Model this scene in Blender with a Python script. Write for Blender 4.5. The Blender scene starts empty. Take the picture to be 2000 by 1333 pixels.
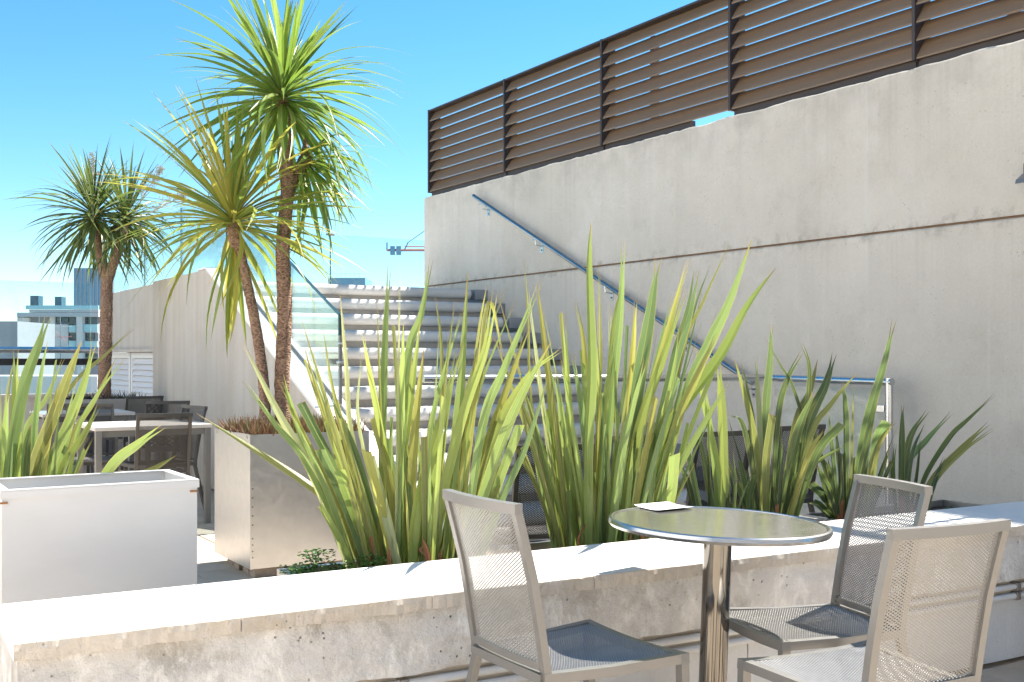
import bpy, bmesh, math, random
from mathutils import Vector, Matrix, noise
R = math.radians
random.seed(11)
S = bpy.context.scene
COL = S.collection

# ------------------------------------------------------------------ camera, sky, sun, exposure
H, F, YAW, HZ = 1.22, 2158.0, R(32.0), 700.0
cam = bpy.data.objects.new('camera', bpy.data.cameras.new('camera'))
COL.objects.link(cam)
cam.location = (0, 0, H)
cam.rotation_euler = (R(90), 0, -YAW)
cam.data.sensor_width = 36
cam.data.lens = 36 * F / 2000
cam.data.shift_y = (HZ - 666.5) / 2000
cam.data.clip_start = 0.05
cam.data.clip_end = 3000
S.camera = cam

SUN_AZ = math.atan2(0.07, 0.80)          # from +X towards +Y
SUN_EL = math.atan2(1.0, math.hypot(0.80, 0.07))
world = bpy.data.worlds.new("World"); S.world = world
world.use_nodes = True
wn = world.node_tree; wn.nodes.clear()
sky = wn.nodes.new('ShaderNodeTexSky'); sky.sky_type = 'NISHITA'; sky.sun_disc = False
sky.sun_elevation = SUN_EL
sky.sun_rotation = R(90) - SUN_AZ
sky.altitude = 900; sky.air_density = 1.0; sky.dust_density = 0.05; sky.ozone_density = 2.2
bgn = wn.nodes.new('ShaderNodeBackground'); bgn.inputs[1].default_value = 0.065
wo = wn.nodes.new('ShaderNodeOutputWorld')
hs = wn.nodes.new('ShaderNodeHueSaturation'); hs.inputs['Saturation'].default_value = 1.3; hs.inputs['Hue'].default_value = 0.488
wn.links.new(sky.outputs[0], hs.inputs['Color']); wn.links.new(hs.outputs[0], bgn.inputs[0]); wn.links.new(bgn.outputs[0], wo.inputs[0])

sun = bpy.data.objects.new('sun', bpy.data.lights.new('sun', 'SUN')); COL.objects.link(sun)
sun.data.energy = 4.2; sun.data.angle = R(0.53); sun.data.color = (1.0, 0.94, 0.85)
sd = Vector((math.cos(SUN_EL) * math.cos(SUN_AZ), math.cos(SUN_EL) * math.sin(SUN_AZ), math.sin(SUN_EL)))
sun.rotation_euler = sd.to_track_quat('Z', 'Y').to_euler()

S.view_settings.view_transform = 'Standard'; S.view_settings.look = 'None'
S.view_settings.gamma = 1.0; S.view_settings.use_curve_mapping = False
S.view_settings.exposure = 1.8
S.render.engine = 'CYCLES'
S.cycles.max_bounces = 10; S.cycles.diffuse_bounces = 5; S.cycles.transparent_max_bounces = 24
S.cycles.use_denoising = True
S.cycles.caustics_reflective = False; S.cycles.caustics_refractive = False

# ------------------------------------------------------------------ measuring helpers (photo pixel -> place)
FW = Vector((math.sin(YAW), math.cos(YAW), 0)); RT = Vector((math.cos(YAW), -math.sin(YAW), 0)); UP = Vector((0, 0, 1))
EYE = Vector((0, 0, H))
def P(px, py, D):
    return EYE + D * (FW + RT * ((px - 1000) / F) + UP * ((HZ - py) / F))
def dY(px, Y): return Y / (FW.y + RT.y * (px - 1000) / F)
def dX(px, X): return X / (FW.x + RT.x * (px - 1000) / F)

# ------------------------------------------------------------------ materials
def mat(name):
    m = bpy.data.materials.new(name); m.use_nodes = True
    nt = m.node_tree; nt.nodes.clear()
    out = nt.nodes.new('ShaderNodeOutputMaterial')
    return m, nt, out
def nd(nt, typ, ins=None, **props):
    n = nt.nodes.new('ShaderNode' + typ)
    for k, v in props.items(): setattr(n, k, v)
    for k, v in (ins or {}).items():
        s = n.inputs[k]
        if hasattr(v, 'is_output'): nt.links.new(v, s)
        else: s.default_value = v
    return n
def c4(c): return (c[0], c[1], c[2], 1)
def mixc(nt, fac, a, b, blend='MIX'):
    n = nt.nodes.new('ShaderNodeMix'); n.data_type = 'RGBA'; n.blend_type = blend
    for s, v in ((n.inputs[0], fac), (n.inputs[6], a), (n.inputs[7], b)):
        if hasattr(v, 'is_output'): nt.links.new(v, s)
        else: s.default_value = c4(v) if isinstance(v, (tuple, list)) else v
    return n.outputs[2]
def ramp(nt, fac, a, b, va=0.0, vb=1.0):
    n = nt.nodes.new('ShaderNodeMapRange'); n.clamp = True
    nt.links.new(fac, n.inputs[0]); n.inputs[1].default_value = a; n.inputs[2].default_value = b
    n.inputs[3].default_value = va; n.inputs[4].default_value = vb
    return n.outputs[0]
def mth(nt, op, a, b=None):
    n = nt.nodes.new('ShaderNodeMath'); n.operation = op
    for i, v in enumerate((a, b)):
        if v is None: continue
        if hasattr(v, 'is_output'): nt.links.new(v, n.inputs[i])
        else: n.inputs[i].default_value = v
    return n.outputs[0]
def coords(nt, scale=(1, 1, 1), kind='Object'):
    t = nt.nodes.new('ShaderNodeTexCoord')
    m = nd(nt, 'Mapping', {'Vector': t.outputs[kind], 'Scale': scale})
    return m.outputs[0]
def nz(nt, vec, scale, detail=6, rough=0.55, dist=0.0):
    return nd(nt, 'TexNoise', {'Vector': vec, 'Scale': scale, 'Detail': detail, 'Roughness': rough, 'Distortion': dist}).outputs[0]

def concrete(name, c1, c2, big=1.1, streak=0.25, stain=0.3, stain_col=(0.2, 0.18, 0.15), light=0.25, light_col=(0.62, 0.6, 0.57),
             bump=0.25, pores=0.5, rough=0.88, extra=None, th=0.0):
    m, nt, out = mat(name)
    v = coords(nt); vs = coords(nt, (2.4, 2.4, 0.14))
    col = mixc(nt, ramp(nt, nz(nt, v, big, 8, 0.62), 0.32, 0.68), c1, c2)
    s = ramp(nt, nz(nt, vs, 2.0, 7, 0.65), 0.42, 0.75)
    col = mixc(nt, mth(nt, 'MULTIPLY', s, streak), col, stain_col)
    st = ramp(nt, nz(nt, v, big * 2.6, 10, 0.74, 0.2), 0.56 - th, 0.74 - 1.6 * th)
    col = mixc(nt, mth(nt, 'MULTIPLY', st, stain), col, stain_col)
    lt = ramp(nt, nz(nt, coords(nt, (1, 1, 0.6)), big * 3.3, 10, 0.74, 0.25), 0.57 - th, 0.7 - 1.4 * th)
    col = mixc(nt, mth(nt, 'MULTIPLY', lt, light), col, light_col)
    fine = nz(nt, v, 55, 4, 0.7)
    col = mixc(nt, 0.35, col, mixc(nt, fine, (0.3, 0.3, 0.3), (0.7, 0.7, 0.7)), 'OVERLAY')
    vo = nd(nt, 'TexVoronoi', {'Vector': v, 'Scale': 34.0, 'Randomness': 1.0})
    pr = ramp(nt, vo.outputs['Distance'], 0.05, 0.13, 1, 0)
    pr = mth(nt, 'MULTIPLY', pr, ramp(nt, nz(nt, v, 5, 3), 0.5, 0.62))
    col = mixc(nt, mth(nt, 'MULTIPLY', pr, pores), col, (0.14, 0.12, 0.1))
    if extra: col = extra(nt, v, col)
    hgt = mth(nt, 'ADD', mth(nt, 'MULTIPLY', nz(nt, v, 18, 8, 0.7), 1.0), mth(nt, 'MULTIPLY', pr, -0.8))
    b = nd(nt, 'Bump', {'Height': hgt, 'Strength': bump, 'Distance': 0.02})
    p = nd(nt, 'BsdfPrincipled', {'Base Color': col, 'Roughness': rough, 'Normal': b.outputs[0]})
    p.inputs['Specular IOR Level'].default_value = 0.25
    nt.links.new(p.outputs[0], out.inputs[0])
    return m
def plain(name, c, rough=0.5, metal=0.0, var=0.15, scale=8, bump=0.0, spec=0.5, aniso=None):
    m, nt, out = mat(name)
    v = coords(nt, aniso or (1, 1, 1))
    n = nz(nt, v, scale, 6, 0.65)
    col = mixc(nt, n, tuple(x * (1 - var) for x in c), tuple(min(1, x * (1 + var)) for x in c))
    p = nd(nt, 'BsdfPrincipled', {'Base Color': col, 'Metallic': metal})
    p.inputs['Specular IOR Level'].default_value = spec
    nt.links.new(ramp(nt, nz(nt, v, min(40, scale * 2.2), 4), 0.3, 0.7, max(0.02, rough - 0.05), min(1, rough + 0.06)), p.inputs['Roughness'])
    if bump:
        b = nd(nt, 'Bump', {'Height': nz(nt, v, scale * 5, 6), 'Strength': bump, 'Distance': 0.01})
        nt.links.new(b.outputs[0], p.inputs['Normal'])
    nt.links.new(p.outputs[0], out.inputs[0])
    return m
def glass(name, tint, refl=0.9):
    m, nt, out = mat(name)
    t = nd(nt, 'BsdfTransparent', {'Color': c4(tint)})
    g = nd(nt, 'BsdfGlossy', {'Color': (1, 1, 1, 1), 'Roughness': 0.02})
    fr = nd(nt, 'Fresnel', {'IOR': 1.4})
    dirt = ramp(nt, nz(nt, coords(nt), 6, 5), 0.4, 0.75, 0.0, 0.05)
    d = nd(nt, 'BsdfDiffuse', {'Color': (0.75, 0.8, 0.8, 1)})
    mx = nd(nt, 'MixShader', {0: mth(nt, 'MULTIPLY', fr.outputs[0], refl), 1: t.outputs[0], 2: g.outputs[0]})
    mx2 = nd(nt, 'MixShader', {0: dirt, 1: mx.outputs[0], 2: d.outputs[0]})
    nt.links.new(mx2.outputs[0], out.inputs[0])
    return m
def leafmat(name, margin, tipcol, trans=0.5, gloss=0.38, tip_at=0.86, margin_w=0.40, spots=0.5):
    m, nt, out = mat(name)
    uv = nt.nodes.new('ShaderNodeTexCoord').outputs['UV']
    sp = nd(nt, 'SeparateXYZ', {0: uv})
    oi = nt.nodes.new('ShaderNodeObjectInfo')
    base = oi.outputs['Color']
    u = mth(nt, 'ABSOLUTE', mth(nt, 'SUBTRACT', sp.outputs[0], 0.5))
    rv = nd(nt, 'CombineXYZ', {0: mth(nt, 'MULTIPLY', oi.outputs['Random'], 37.0), 1: oi.outputs['Random'], 2: 0.0})
    va = nd(nt, 'VectorMath', {0: uv, 1: rv.outputs[0]}, operation='ADD').outputs[0]
    mp = nd(nt, 'Mapping', {'Vector': va, 'Scale': (30, 1.2, 1)}).outputs[0]
    mp2 = nd(nt, 'Mapping', {'Vector': va, 'Scale': (2.5, 6, 1)}).outputs[0]
    st = nz(nt, mp, 1.0, 5, 0.6)
    col = mixc(nt, 0.8, base, mixc(nt, st, (0.22, 0.24, 0.22), (0.80, 0.78, 0.74)), 'OVERLAY')
    blot = ramp(nt, nz(nt, mp2, 1.0, 5, 0.6), 0.55, 0.75)
    col = mixc(nt, mth(nt, 'MULTIPLY', blot, 0.3), col, margin)
    mar = ramp(nt, u, margin_w, 0.47)
    col = mixc(nt, mth(nt, 'MULTIPLY', mar, 0.75), col, margin)
    rib = ramp(nt, u, 0.0, 0.05, 0.45, 0.0)
    col = mixc(nt, rib, col, margin)
    tv = mth(nt, 'ADD', sp.outputs[1], mth(nt, 'MULTIPLY', mth(nt, 'SUBTRACT', nz(nt, mp, 1.5, 4), 0.5), 0.25))
    tp = ramp(nt, tv, tip_at, min(1.03, tip_at + 0.14))
    col = mixc(nt, mth(nt, 'MULTIPLY', tp, 0.9), col, tipcol)
    spk = ramp(nt, nz(nt, nd(nt, 'Mapping', {'Vector': va, 'Scale': (9, 45, 1)}).outputs[0], 1.0, 3), 0.70, 0.78)
    col = mixc(nt, mth(nt, 'MULTIPLY', spk, spots), col, (0.10, 0.06, 0.02))
    p = nd(nt, 'BsdfPrincipled', {'Base Color': col, 'Roughness': gloss})
    p.inputs['Specular IOR Level'].default_value = 0.45
    bp = nd(nt, 'Bump', {'Height': st, 'Strength': 0.25, 'Distance': 0.004}); nt.links.new(bp.outputs[0], p.inputs['Normal'])
    tc = mixc(nt, 1.0, col, (1.0, 1.0, 0.8), 'MULTIPLY')
    tr = nd(nt, 'BsdfTranslucent', {'Color': tc})
    mx = nd(nt, 'MixShader', {0: trans, 1: p.outputs[0], 2: tr.outputs[0]})
    nt.links.new(mx.outputs[0], out.inputs[0])
    return m

def wall_marks(nt, v, col):
    s = nd(nt, 'SeparateXYZ', {0: v})
    # formwork board lines every 2.1 m along the wall and one day joint near z = 1.08, faint and broken
    wob = mth(nt, 'MULTIPLY', mth(nt, 'SUBTRACT', nz(nt, v, 3, 4), 0.5), 0.03)
    yy = mth(nt, 'PINGPONG', mth(nt, 'ADD', mth(nt, 'ADD', s.outputs[1], wob), 0.35), 1.05)
    l1 = ramp(nt, yy, 0.0, 0.022, 1, 0)
    zz = mth(nt, 'ABSOLUTE', mth(nt, 'SUBTRACT', mth(nt, 'ADD', s.outputs[2], wob), 1.09))
    l2 = ramp(nt, zz, 0.0, 0.012, 1, 0)
    br = ramp(nt, nz(nt, v, 7, 5, 0.7), 0.42, 0.62)
    col = mixc(nt, mth(nt, 'MULTIPLY', mth(nt, 'MULTIPLY', mth(nt, 'MAXIMUM', l1, l2), br), 0.4), col, (0.60, 0.57, 0.52))
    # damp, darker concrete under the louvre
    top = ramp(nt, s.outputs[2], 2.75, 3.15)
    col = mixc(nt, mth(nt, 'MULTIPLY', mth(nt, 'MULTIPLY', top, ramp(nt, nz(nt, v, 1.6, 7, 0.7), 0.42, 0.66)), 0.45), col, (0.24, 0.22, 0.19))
    # grime either side of the construction joint
    jz = mth(nt, 'ABSOLUTE', mth(nt, 'SUBTRACT', s.outputs[2], 2.09))
    g = mth(nt, 'MULTIPLY', ramp(nt, jz, 0.0, 0.10, 1, 0), ramp(nt, nz(nt, v, 9, 6, 0.75), 0.5, 0.66))
    col = mixc(nt, mth(nt, 'MULTIPLY', g, 0.6), col, (0.22, 0.21, 0.17))
    # run-off streaks under the louvre and under the joint
    vn = coords(nt, (7, 7, 0.12))
    sk = ramp(nt, nz(nt, vn, 1.7, 6, 0.6), 0.52, 0.68)
    below = mth(nt, 'MAXIMUM', ramp(nt, s.outputs[2], 2.3, 3.1), mth(nt, 'MULTIPLY', ramp(nt, s.outputs[2], 1.4, 2.06), mth(nt, 'LESS_THAN', s.outputs[2], 2.08)))
    col = mixc(nt, mth(nt, 'MULTIPLY', mth(nt, 'MULTIPLY', sk, below), 0.22), col, (0.36, 0.33, 0.28))
    lk = ramp(nt, nz(nt, coords(nt, (9, 9, 0.2)), 2.3, 6, 0.6), 0.6, 0.7)
    return mixc(nt, mth(nt, 'MULTIPLY', lk, 0.16), col, (0.72, 0.70, 0.66))

M = {}
M['big_wall'] = concrete('shaded_grey_concrete', (0.575, 0.525, 0.45), (0.68, 0.625, 0.545), 0.7, 0.16, 0.38, (0.46, 0.41, 0.345), 0.5, (0.70, 0.655, 0.59), 0.6, 0.9, extra=wall_marks, th=0.03)
M['sealant'] = plain('rusty_sealant', (0.17, 0.105, 0.06), 0.8, 0, 0.6, 14)
M['cheek'] = concrete('streaked_concrete', (0.50, 0.465, 0.415), (0.59, 0.55, 0.495), 0.8, 0.6, 0.3, (0.38, 0.31, 0.23), 0.3, (0.6, 0.57, 0.53), 0.2, 0.4)
M['coping'] = concrete('white_rendered_coping', (0.70, 0.67, 0.63), (0.78, 0.75, 0.71), 2.0, 0.0, 0.14, (0.5, 0.46, 0.4), 0.2, (0.85, 0.83, 0.8), 0.25, 0.3)
M['low_wall'] = concrete('patched_concrete', (0.57, 0.555, 0.53), (0.71, 0.70, 0.68), 2.3, 0.05, 0.6, (0.35, 0.325, 0.28), 0.95, (0.84, 0.83, 0.80), 0.9, 0.9, th=0.06)
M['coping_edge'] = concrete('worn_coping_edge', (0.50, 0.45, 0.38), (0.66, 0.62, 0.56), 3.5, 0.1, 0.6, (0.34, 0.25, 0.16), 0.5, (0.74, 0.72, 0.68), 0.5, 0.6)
M['low_band'] = concrete('beige_render_band', (0.52, 0.46, 0.38), (0.6, 0.55, 0.47), 2.2, 0.3, 0.3)
M['low_panel'] = concrete('pale_painted_panel', (0.58, 0.6, 0.62), (0.66, 0.67, 0.68), 1.4, 0.35, 0.2, (0.4, 0.38, 0.35), 0.2)
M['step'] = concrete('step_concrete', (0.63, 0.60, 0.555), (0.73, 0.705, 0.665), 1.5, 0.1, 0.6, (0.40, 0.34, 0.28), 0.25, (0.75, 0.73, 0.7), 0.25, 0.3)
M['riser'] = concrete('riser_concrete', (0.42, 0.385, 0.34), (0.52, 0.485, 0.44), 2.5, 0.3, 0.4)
M['white_cap'] = concrete('white_painted_cap', (0.78, 0.75, 0.71), (0.83, 0.81, 0.78), 2, 0.1, 0.12, (0.55, 0.5, 0.45), 0.1)
M['paver'] = concrete('beige_paver', (0.48, 0.395, 0.30), (0.60, 0.51, 0.41), 2.3, 0.0, 0.3, (0.36, 0.29, 0.22), 0.2)
M['joint'] = plain('sandy_joint', (0.3, 0.25, 0.19), 0.9, 0, 0.3, 10)
M['louvre'] = plain('bronze_aluminium', (0.215, 0.145, 0.09), 0.5, 0.1, 0.28, 3, 0, 0.5, (1, 0.3, 6))
M['louvre_dark'] = plain('dark_bronze_frame', (0.06, 0.045, 0.04), 0.45, 0.3, 0.2, 5)
M['steel'] = plain('satin_stainless', (0.62, 0.62, 0.62), 0.2, 1.0, 0.03, 2)
M['rail_steel'] = plain('dull_stainless', (0.40, 0.40, 0.40), 0.22, 1.0, 0.03, 2)
M['clear'] = glass('clear_barrier_panel', (0.95, 0.98, 0.98), 0.2)
M['mirror'] = plain('polished_stainless', (0.22, 0.205, 0.185), 0.10, 1.0, 0.2, 5, 0, 0.5, (5, 5, 0.5))
M['zinc'] = plain('galvanised_steel', (0.52, 0.525, 0.53), 0.33, 0.9, 0.12, 14)
M['whitebox'] = plain('weathered_white_metal', (0.66, 0.655, 0.645), 0.42, 0.1, 0.10, 2.2, 0.04, 0.5, (1, 1, 3))
M['rust'] = plain('rust_flecks', (0.35, 0.16, 0.06), 0.8, 0, 0.4, 20)
M['alu'] = plain('satin_grey_aluminium', (0.25, 0.245, 0.235), 0.38, 0.55, 0.08, 20)
M['alu_mesh'] = plain('aluminium_mesh', (0.30, 0.295, 0.285), 0.36, 0.5, 0.1, 40)
M['dark_alu'] = plain('charcoal_aluminium', (0.09, 0.085, 0.08), 0.4, 0.45, 0.15, 20)
M['dark_mesh'] = plain('charcoal_mesh', (0.055, 0.052, 0.05), 0.45, 0.4, 0.15, 40)
M['pale_top'] = plain('pale_table_laminate', (0.66, 0.62, 0.57), 0.35, 0, 0.06, 6)
M['paper'] = plain('white_paper', (0.82, 0.82, 0.82), 0.6, 0, 0.02, 6)
M['glass'] = glass('balustrade_glass', (0.89, 0.965, 0.975), 0.55)
M['glass_edge'] = plain('dark_glass_edge', (0.02, 0.06, 0.08), 0.15, 0, 0.2, 3)
M['block'] = concrete('old_concrete_block', (0.20, 0.165, 0.13), (0.30, 0.25, 0.2), 6, 0.2, 0.5)
M['soil'] = plain('dark_potting_soil', (0.055, 0.04, 0.028), 0.95, 0, 0.5, 30, 0.6)
M['bark'] = None
M['white'] = plain('white_painted_aluminium', (0.76, 0.77, 0.79), 0.45, 0, 0.05, 6)
M['black'] = plain('black_rail_band', (0.012, 0.012, 0.014), 0.4, 0, 0.2, 6)
M['far_white'] = plain('far_white_render', (0.72, 0.70, 0.67), 0.8, 0, 0.06, 0.4)
M['far_grey'] = plain('far_grey_render', (0.30, 0.31, 0.33), 0.8, 0, 0.15, 0.5)
M['far_blue'] = plain('far_blue_glass', (0.16, 0.30, 0.42), 0.3, 0.2, 0.15, 0.3)
M['far_teal'] = plain('far_teal_box', (0.02, 0.085, 0.13), 0.3, 0, 0.15, 0.6)
M['far_window'] = plain('far_window_glass', (0.04, 0.075, 0.10), 0.1, 0.3, 0.3, 0.5)
M['far_balcony'] = plain('far_balcony_glass', (0.30, 0.55, 0.64), 0.15, 0.1, 0.1, 0.5)
M['far_slab'] = plain('far_slab', (0.5, 0.52, 0.53), 0.7, 0, 0.05, 0.5)
M['crane_red'] = plain('crane_red_paint', (0.55, 0.18, 0.16), 0.6, 0, 0.1, 1)
M['city'] = plain('city_ground', (0.22, 0.21, 0.19), 0.95, 0, 0.3, 0.02)
M['flax'] = leafmat('flax_leaf', (0.47, 0.43, 0.14), (0.40, 0.20, 0.06), 0.42, 0.33, 0.90, 0.44)
M['palm'] = leafmat('strap_leaf', (0.50, 0.44, 0.10), (0.34, 0.22, 0.07), 0.42, 0.33, 0.9, 0.44, 0.15)
M['dead'] = plain('dead_leaf_brown', (0.30, 0.13, 0.06), 0.8, 0, 0.4, 14)

def barkmat():
    m, nt, out = mat('ringed_bark')
    v = coords(nt)
    vz = coords(nt, (1, 1, 2.2))
    vo = nd(nt, 'TexVoronoi', {'Vector': vz, 'Scale': 55.0})
    n = nz(nt, vz, 22, 8, 0.7, 0.4)
    h = mth(nt, 'ADD', mth(nt, 'MULTIPLY', vo.outputs['Distance'], 0.7), n)
    col = mixc(nt, ramp(nt, h, 0.45, 1.05), (0.10, 0.055, 0.035), (0.43, 0.28, 0.20))
    col = mixc(nt, ramp(nt, nz(nt, v, 4, 5), 0.5, 0.7, 0, 0.5), col, (0.42, 0.30, 0.18))
    b = nd(nt, 'Bump', {'Height': h, 'Strength': 1.0, 'Distance': 0.02})
    p = nd(nt, 'BsdfPrincipled', {'Base Color': col, 'Roughness': 0.9, 'Normal': b.outputs[0]})
    p.inputs['Specular IOR Level'].default_value = 0.2
    nt.links.new(p.outputs[0], out.inputs[0]); return m
M['bark'] = barkmat()
def islandmat(name, cols, trans=0.3):
    m, nt, out = mat(name)
    g = nt.nodes.new('ShaderNodeNewGeometry')
    cr = nt.nodes.new('ShaderNodeValToRGB'); cr.color_ramp.interpolation = 'LINEAR'
    els = cr.color_ramp.elements
    while len(els) < len(cols): els.new(0.5)
    for i, c in enumerate(cols):
        els[i].position = i / (len(cols) - 1); els[i].color = c4(c)
    nt.links.new(g.outputs['Random Per Island'], cr.inputs[0])
    p = nd(nt, 'BsdfPrincipled', {'Base Color': cr.outputs[0], 'Roughness': 0.6})
    t = nd(nt, 'BsdfTranslucent', {'Color': cr.outputs[0]})
    mx = nd(nt, 'MixShader', {0: trans, 1: p.outputs[0], 2: t.outputs[0]})
    nt.links.new(mx.outputs[0], out.inputs[0]); return m
M['dry'] = islandmat('dry_succulent', [(0.10, 0.03, 0.02), (0.20, 0.075, 0.045), (0.26, 0.17, 0.08), (0.09, 0.05, 0.03), (0.10, 0.16, 0.04)])
M['dark_succ'] = islandmat('dark_succulent', [(0.03, 0.025, 0.02), (0.05, 0.04, 0.03), (0.04, 0.05, 0.025)], 0.1)
M['weed'] = islandmat('weed_green', [(0.05, 0.13, 0.03), (0.08, 0.19, 0.04), (0.16, 0.27, 0.06)], 0.35)
M['straw'] = islandmat('pale_flower_twigs', [(0.60, 0.60, 0.50), (0.70, 0.70, 0.60), (0.50, 0.48, 0.38)], 0.2)

# ------------------------------------------------------------------ geometry helpers
class MB:
    def __init__(s): s.bm = bmesh.new()
    def box(s, lo, hi, bev=0.0, mw=None):
        vs = [s.bm.verts.new((x, y, z)) for x in (lo[0], hi[0]) for y in (lo[1], hi[1]) for z in (lo[2], hi[2])]
        fs = [s.bm.faces.new([vs[i] for i in q]) for q in ((0, 1, 3, 2), (4, 6, 7, 5), (0, 4, 5, 1), (2, 3, 7, 6), (0, 2, 6, 4), (1, 5, 7, 3))]
        if mw is not None: bmesh.ops.transform(s.bm, matrix=mw, verts=vs)
        if bev:
            es = list({e for f in fs for e in f.edges})
            bmesh.ops.bevel(s.bm, geom=es, offset=bev, segments=2, affect='EDGES', profile=0.6)
        return s
    def prism(s, pts, vec):
        a = [s.bm.verts.new(p) for p in pts]; b = [s.bm.verts.new(Vector(p) + Vector(vec)) for p in pts]
        n = len(pts)
        s.bm.faces.new(a[::-1]); s.bm.faces.new(b)
        for i in range(n): s.bm.faces.new((a[i], a[(i + 1) % n], b[(i + 1) % n], b[i]))
        return s
    def tube(s, pts, rad, n=8, cap=True, square=False, up=None, jit=0.0):
        pts = [Vector(p) for p in pts]; rads = rad if isinstance(rad, (list, tuple)) else [rad] * len(pts)
        rings = []; ref = Vector(up) if up is not None else None
        for i, p in enumerate(pts):
            t = (pts[min(i + 1, len(pts) - 1)] - pts[max(i - 1, 0)]).normalized()
            if ref is None:
                ref = Vector((0, 0, 1)) if abs(t.z) < 0.9 else Vector((1, 0, 0))
            a = (ref - t * ref.dot(t)).normalized(); b = t.cross(a)
            ring = []
            for k in range(n):
                an = 2 * math.pi * k / n + (math.pi / 4 if square else 0)
                r = rads[i] * (1.41421 if square else 1)
                if jit: r *= 1 + jit * noise.noise(Vector((p.x * 30 + k * 3.1, p.y * 30, p.z * 38)))
                ring.append(s.bm.verts.new(p + a * (r * math.cos(an)) + b * (r * math.sin(an))))
            rings.append(ring)
            if up is None: ref = a
        for i in range(len(rings) - 1):
            for k in range(n):
                s.bm.faces.new((rings[i][k], rings[i][(k + 1) % n], rings[i + 1][(k + 1) % n], rings[i + 1][k]))
        if cap: s.bm.faces.new(rings[0][::-1]); s.bm.faces.new(rings[-1])
        return s
    def lathe(s, prof, c, n=48):
        rings = [[s.bm.verts.new((c[0] + r * math.cos(2 * math.pi * k / n), c[1] + r * math.sin(2 * math.pi * k / n), c[2] + z)) for k in range(n)] for r, z in prof]
        for i in range(len(rings) - 1):
            for k in range(n): s.bm.faces.new((rings[i][k], rings[i][(k + 1) % n], rings[i + 1][(k + 1) % n], rings[i + 1][k]))
        s.bm.faces.new(rings[0][::-1]); s.bm.faces.new(rings[-1]); return s
    def mesh(s, name, m, smooth=False):
        bmesh.ops.recalc_face_normals(s.bm, faces=s.bm.faces)
        me = bpy.data.meshes.new(name); s.bm.to_mesh(me); s.bm.free()
        if m: me.materials.append(m)
        if smooth:
            for p in me.polygons: p.use_smooth = True
            try: me.set_sharp_from_angle(angle=R(40))
            except Exception: pass
        return me
    def build(s, name, m, parent=None, smooth=False, kind=None, label=None):
        o = bpy.data.objects.new(name, s.mesh(name, m, smooth)); COL.objects.link(o)
        if parent: o.parent = parent
        if kind: o['kind'] = kind
        if label: o['label'] = label
        return o
def inst(name, me, parent=None, mw=None, color=None):
    o = bpy.data.objects.new(name, me); COL.objects.link(o)
    if parent: o.parent = parent
    if mw is not None: o.matrix_local = mw
    if color: o.color = c4(color)
    return o
def thing(name, label, cat, loc=(0, 0, 0), rz=0.0, group=None):
    o = bpy.data.objects.new(name, None); COL.objects.link(o); o.empty_display_size = 0.1
    o.location = loc; o.rotation_euler = (0, 0, rz)
    o['label'] = label; o['category'] = cat
    if group: o['group'] = group
    return o
def tag(o, label, cat, group=None):
    o['label'] = label; o['category'] = cat
    if group: o['group'] = group
    return o
def dup(root, loc, rz, label, group=None):
    r = root.copy(); COL.objects.link(r); r.location = loc; r.rotation_euler = (0, 0, rz); r['label'] = label
    if group: r['group'] = group
    for ch in list(root.children):
        c = ch.copy(); COL.objects.link(c); c.parent = r
        for g in ch.children:
            d = g.copy(); COL.objects.link(d); d.parent = c
    return r

# ------------------------------------------------------------------ ground and floors
MB().box((-900, -300, -25.2), (1500, 1900, -25)).build('city_ground', M['city'], kind='structure')
floor = MB().box((-7, -6, -0.25), (9, 15.05, -0.02)).build('terrace_floor', M['paver'], kind='structure')
T = 0.40
variants = []
for k in range(5):
    b = MB(); b.box((-T / 2 + 0.004, -T / 2 + 0.004, -0.03), (T / 2 - 0.004, T / 2 - 0.004, 0), 0.004); variants.append(b.mesh('paving_slab', M['paver']))
def pave(x0, x1, y0, y1):
    nx, ny = int((x1 - x0) / T), int((y1 - y0) / T)
    for i in range(nx):
        for j in range(ny):
            mw = Matrix.Translation((x0 + (i + 0.5) * T, y0 + (j + 0.5) * T, random.uniform(-0.0015, 0.0015))) @ Matrix.Rotation(R(random.uniform(-0.3, 0.3)), 4, 'Z')
            inst('paving_slab', random.choice(variants), floor, mw)
pave(0.6, 3.0, 3.9, 9.1)
pave(0.6, 5.0, 0.7, 2.7)

# unseen pale building, added behind the camera and to the left to bounce sunlight
fc = MB(); fc.box((-12, -9, -4), (14, -6.5, 7)); fc.box((-12, -6.4, -4), (-8.5, 14, 8.0)); fc.build('bounce_facade', M['white'], kind='structure')
# ------------------------------------------------------------------ big concrete wall with louvre screen
XW, ZT, ZJ = 6.2, 3.165, 2.09
YE = 11.93
def rough_block(x0, x1, y0, y1, z0, z1, ny, m, name, parent, top_jit=0.0):
    b = MB(); bm = b.bm
    rows = []
    for j in range(ny + 1):
        y = y0 + (y1 - y0) * j / ny
        jt = top_jit * (noise.noise(Vector((y * 3.1, 0, 5))) + 0.5 * noise.noise(Vector((y * 11, 2, 5))))
        rows.append([bm.verts.new(p) for p in ((x0, y, z0), (x0, y, z1 - 0.012 + jt * 0.8), (x0 + 0.014, y, z1 + jt), (x1, y, z1 + jt), (x1, y, z0))])
    for j in range(ny):
        for k in range(5): bm.faces.new((rows[j][k], rows[j][(k + 1) % 5], rows[j + 1][(k + 1) % 5], rows[j + 1][k]))
    bm.faces.new(rows[0]); bm.faces.new(rows[-1][::-1])
    return b.build(name, m, parent)
wall = thing('concrete_wall', 'tall bare grey concrete wall rising beside the stairs under the louvre screen', 'wall', (XW, 5, 0))
wall.location = (0, 0, 0)
rough_block(XW, XW + 0.3, 0.2, YE, 0.0, ZJ - 0.007, 60, M['big_wall'], 'wall_panel', wall)
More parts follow.
